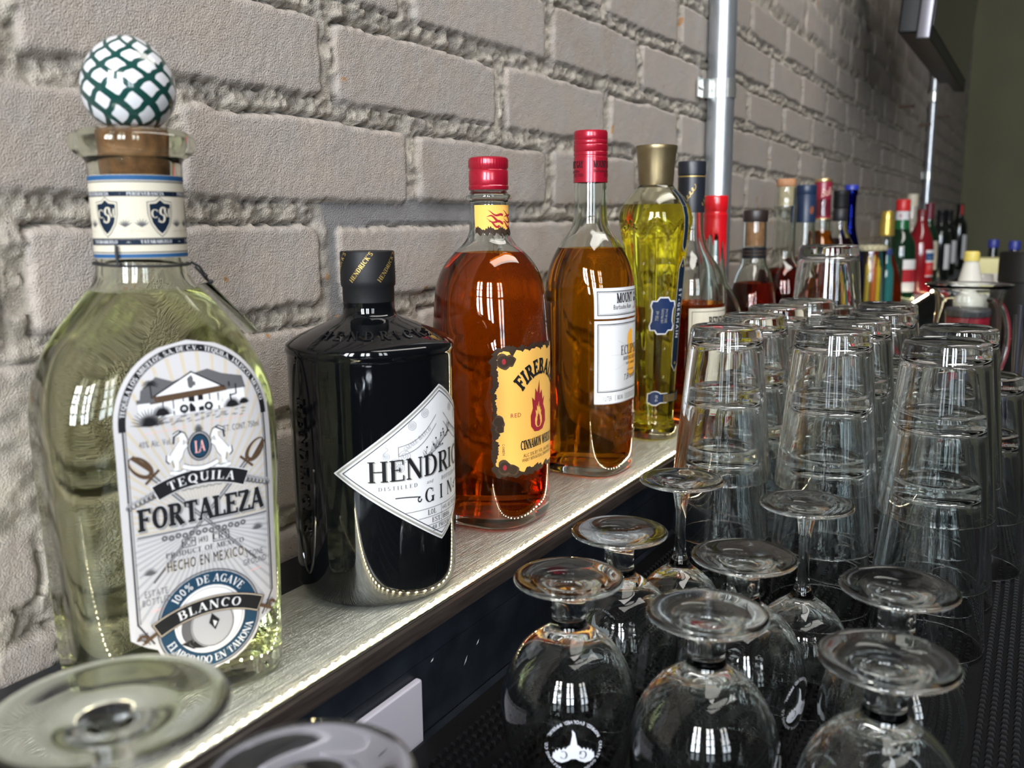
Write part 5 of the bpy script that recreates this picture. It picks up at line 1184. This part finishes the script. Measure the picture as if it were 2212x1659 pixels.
wrap(t, o, 'green_neck', .2240, .2520, [pmat('neck_green', (.01, .10, .03), .2)], 180)
wrap(t, o, 'neck_band', .2525, .2790, [I_WHITE, I_RED], 180, lambda ik, hw: [ik.text('8', k * .030 - .004, .258, .014, 1, 'sans', .9) for k in range(-2, 3)])
cap(t, 'cap', [(0, .2790), (.0210, .2790), (.0215, .2810), (.0215, .3130), (.0205, .3150), (0, .3155)], pmat('cap_red', (.52, .02, .02), .35), 40)
wrap(t, o, 'front_label', .030, .130, [I_WHITE, I_RED, I_BLACK], 70, lambda ik, hw: [ik.rect(-hw, hw, .06, .10, 1, 2, 20), ik.text('8', 0, .07, .02, 2)])
t, o = solidb('vermouth_bottle', 'pale-capped bottle with white label band standing behind the red-capped one', 3.60, .425, [(0, .040), (.003, .044), (.18, .044), (.22, .036), (.245, .0185), (.320, .0165), (.321, .015)], pmat('clear_pale_bottle', (.40, .37, .31), .12, coat=.3))
cap(t, 'cap', [(0, .3000), (.0185, .3000), (.0190, .3020), (.0190, .3420), (.0175, .3440), (0, .3445)], pmat('cap_pale', (.58, .52, .40), .45), 40)
RDG = pmat('red_bitter', (.16, .006, .010), .1, coat=.4)
t, o = solidb('aperitif_bottle', 'red aperitif bottle with blue and white label among the far bottles', 3.431, .372, [(0, .042), (.003, .046), (.15, .046), (.19, .040), (.225, .024), (.245, .0160), (.265, .0150), (.266, .014)], RDG)
wrap(t, o, 'front_label', .060, .150, [I_WHITE, I_BLUE, pmat('label_red', (.50, .02, .02), .45)], 80, lambda ik, hw: [ik.rect(-hw, hw, .115, .140, 1, 2, 20), ik.text('CAMPARI', 0, .120, .014, 0, 'slab', .6, layer=4), ik.rect(-hw, hw, .064, .108, 2, 2, 20)], 25)
cap(t, 'cap', [(0, .262), (.0165, .262), (.0168, .285), (.0155, .287), (0, .2872)], pmat('cap_redblack', (.12, .01, .012), .4), 32)
t, o = solidb('wine_bottle', 'green wine bottle with burgundy capsule and cream label', 3.931, .400, [(0, .036), (.003, .0385), (.18, .0385), (.205, .034), (.230, .0190), (.250, .0150), (.300, .0142), (.301, .013)], JGR)
cap(t, 'capsule', [(0, .2560), (.0158, .2560), (.0160, .3080), (.0168, .3090), (.0168, .3150), (.0155, .3165), (0, .3168)], pmat('capsule_burgundy', (.12, .008, .022), .35), 36)
wrap(t, o, 'front_label', .060, .170, [I_CREAM, I_BLACK], 75, None, 15)
for i, (x, y, h_, lb_, stripe) in enumerate(((4.168, .378, .292, 'dark wine bottle with plain black capsule, nearer of the pair left of the striped one', None), (4.80, .402, .298, 'dark wine bottle with plain black capsule and white label, farther of the pair', None), (5.35, .398, .335, 'dark wine bottle with black capsule crossed by a red stripe, last on the shelf', 1))):
    t, o = solidb('wine_bottle', lb_, x, y, [(0, .038), (.003, .041), (h_ * .62, .041), (h_ * .70, .036), (h_ * .78, .0200), (h_ * .84, .0162), (h_ * .97, .0152), (h_ * .971, .014)], DKG)
    cap(t, 'capsule', [(0, h_ * .82), (.0172, h_ * .82), (.0168, h_ * .955), (.0176, h_ * .96), (.0176, h_ * .99), (.0165, h_), (0, h_)], CAPK, 36)
    wrap(t, o, 'front_label', .050, h_ * .52, [I_WHITE, I_RED, I_BLACK], 75, None, 20)
    if stripe:
        ik = Ink(Surf(rows((.2, .0177), (.4, .0177)), math.radians(-55)), [pmat('stripe_red', (.5, .03, .03), .4)]); ik.rect(-.006, .006, h_ * .83, h_ * .98, 0, 1, 8); ik.obj('red_stripe', t)

# ------------------------------------------------------------------ things at the far end of the counter
CZ_ = -.0803
t = thing('glass_jug', 'clear glass jug with handle and flared rim at the far end of the counter', 'jug', (1.70, .1030, CZ_))
mb = MB(); mb.lathe([(0, .001)] + spline([(.040, 0), (.046, .003), (.050, .05), (.052, .15), (.049, .195), (.056, .215), (.070, .224), (.069, .2255), (.055, .219), (.0462, .197), (.0490, .15), (.0470, .05), (.043, .009)]) + [(0, .008)], 60); mb.obj('jug_body', GLASS, t)
mb = MB(); mb.tube([(.040 + .046 * math.sin(a), -.03 - .030 * math.sin(a), .125 + .072 * math.cos(a)) for a in np.linspace(0, PI, 20)], .0055, 12); mb.obj('handle', GLASS, t)
t = thing('syrup_tub', 'dark red tub of syrup seen through the glass jug', 'tub', (1.90, .115, CZ_))
mb = MB(); mb.lathe([(0, 0), (.042, 0), (.044, .003), (.048, .150), (.046, .152), (0, .152)], 40); mb.obj('tub', pmat('tub_red', (.30, .012, .030), .35), t)
mb = MB(); mb.lathe([(0, .1524), (.049, .1524), (.050, .155), (.050, .163), (.047, .166), (0, .166)], 40); mb.obj('lid', pmat('tub_lid', (.06, .06, .07), .4), t)
t = thing('squeeze_bottle', 'clear cone-topped squeeze bottle with yellow tip behind the glass jug', 'bottle', (2.10, .128, CZ_))
mb = MB(); mb.lathe([(0, 0), (.036, 0), (.038, .003), (.038, .170), (.034, .182), (.024, .200), (.014, .245), (.013, .247), (.0, .247)], 40); mb.obj('bottle_body', pmat('milky_plastic', (.50, .48, .42), .3, noise=(12, (.56, .54, .48))), t)
mb = MB(); mb.lathe([(0, .2471), (.0150, .2471), (.0155, .249), (.0150, .264), (.0120, .267), (0, .267)], 24); mb.obj('tip_cap', pmat('cap_yellow', (.62, .50, .12), .4), t)
t = thing('serving_bowl', 'white upturned bowl behind the glass jug', 'bowl', (2.35, .118, CZ_))
mb = MB(); mb.lathe([(.066, 0)] + [(.062 * math.cos(a) + .004, .02 + .182 * math.sin(a)) for a in np.linspace(0, PI / 2 * .80, 14)] + [(.022, .208), (0, .208)], 40); mb.obj('bowl_body', pmat('white_china', (.46, .44, .40), .3), t)
t = thing('carton_box', 'pale yellow carton with white lower band on the far counter', 'box', (2.60, .098, CZ_), .15)
mb = MB(); mb.box(-.060, .060, -.052, .052, 0, .236); bevel(mb.obj('carton', pmat('carton_yellow', (.50, .46, .22), .55), t), .003)
mb = MB(); mb.box(-.0608, .0608, -.0528, .0528, .150, .200); mb.obj('label_band', pmat('carton_band', (.50, .47, .42), .5), t, smooth=False)
t = thing('ribbed_bin', 'black ribbed bin at the right edge of the counter', 'bin', (2.20, .028, CZ_))
mb = MB(); mb.lathe([(0, 0), (.046, 0), (.048, .003), (.052, .200), (.054, .202), (.054, .262), (.050, .264), (.049, .262), (.046, .010), (0, .008)], 90, mod=lambda a, z: 1 + (.014 * math.cos(30 * a) if .004 < z < .198 else 0)); mb.obj('bin_body', pmat('bin_black', (.010, .009, .008), .5, spec=.25), t)
for x, y, l in ((3.2, .1376, 'left of the two dark bottles with blue caps at the far end of the bar'), (3.0, .0747, 'right of the two dark bottles with blue caps at the far end of the bar')):
    t = thing('bitters_bottle', l, 'bottle', (x, y, CZ_)); mb = MB(); loft(mb, chaikin(rows((0, .030), (.004, .034), (.16, .034), (.195, .024), (.215, .0145), (.245, .0130), (.2455, .012)), 2), 32); mb.obj('body', DKG, t)
    cap(t, 'cap', [(0, .245), (.0150, .245), (.0155, .247), (.0155, .268), (.0145, .270), (0, .2702)], pmat('cap_deepblue', (.02, .03, .20), .4), 32)
# straws in a clear caddy
SX, SY = 1.27, .0020
t = thing('straw_caddy', 'clear square plastic straw caddy behind the stacked pint glasses', 'caddy', (SX, SY, CZ_))
mb = MB(); CL = gmat('clear_plastic', (.95, .97, .96), 1.45)
for a in ((-.045, .045, -.045, -.0425), (-.045, .045, .0425, .045), (-.045, -.0425, -.0424, .0424), (.0425, .045, -.0424, .0424)): mb.box(a[0], a[1], a[2], a[3], .0031, .105)
mb.box(-.045, .045, -.045, .045, 0, .003); mb.obj('caddy_wall', CL, t, smooth=False)
STR = pmat('straw_black', (.022, .022, .028), .35)
for i in range(26):
    u, v = (rng.random() - .5) * .066, (rng.random() - .5) * .066; tx, ty = float(np.clip(rng.normal() * .08, -.1, .1)), float(np.clip(rng.normal() * .08, -.1, .1)); L = .205 + rng.random() * .03
    mb = MB(); mb.lathe([(.0026, 0), (.0029, 0), (.0029, L), (.0026, L)], 12, closed=True); o = mb.obj('drinking_straw', STR)
    o.location = (SX + u * .5, SY + v * .5, CZ_ + .0034); o.rotation_euler = (tx * .7, ty * .7, 0); tag(o, 'thin black drinking straw standing among others in the clear caddy', 'straw', 'black straws in the caddy')
bpy.context.view_layer.update()
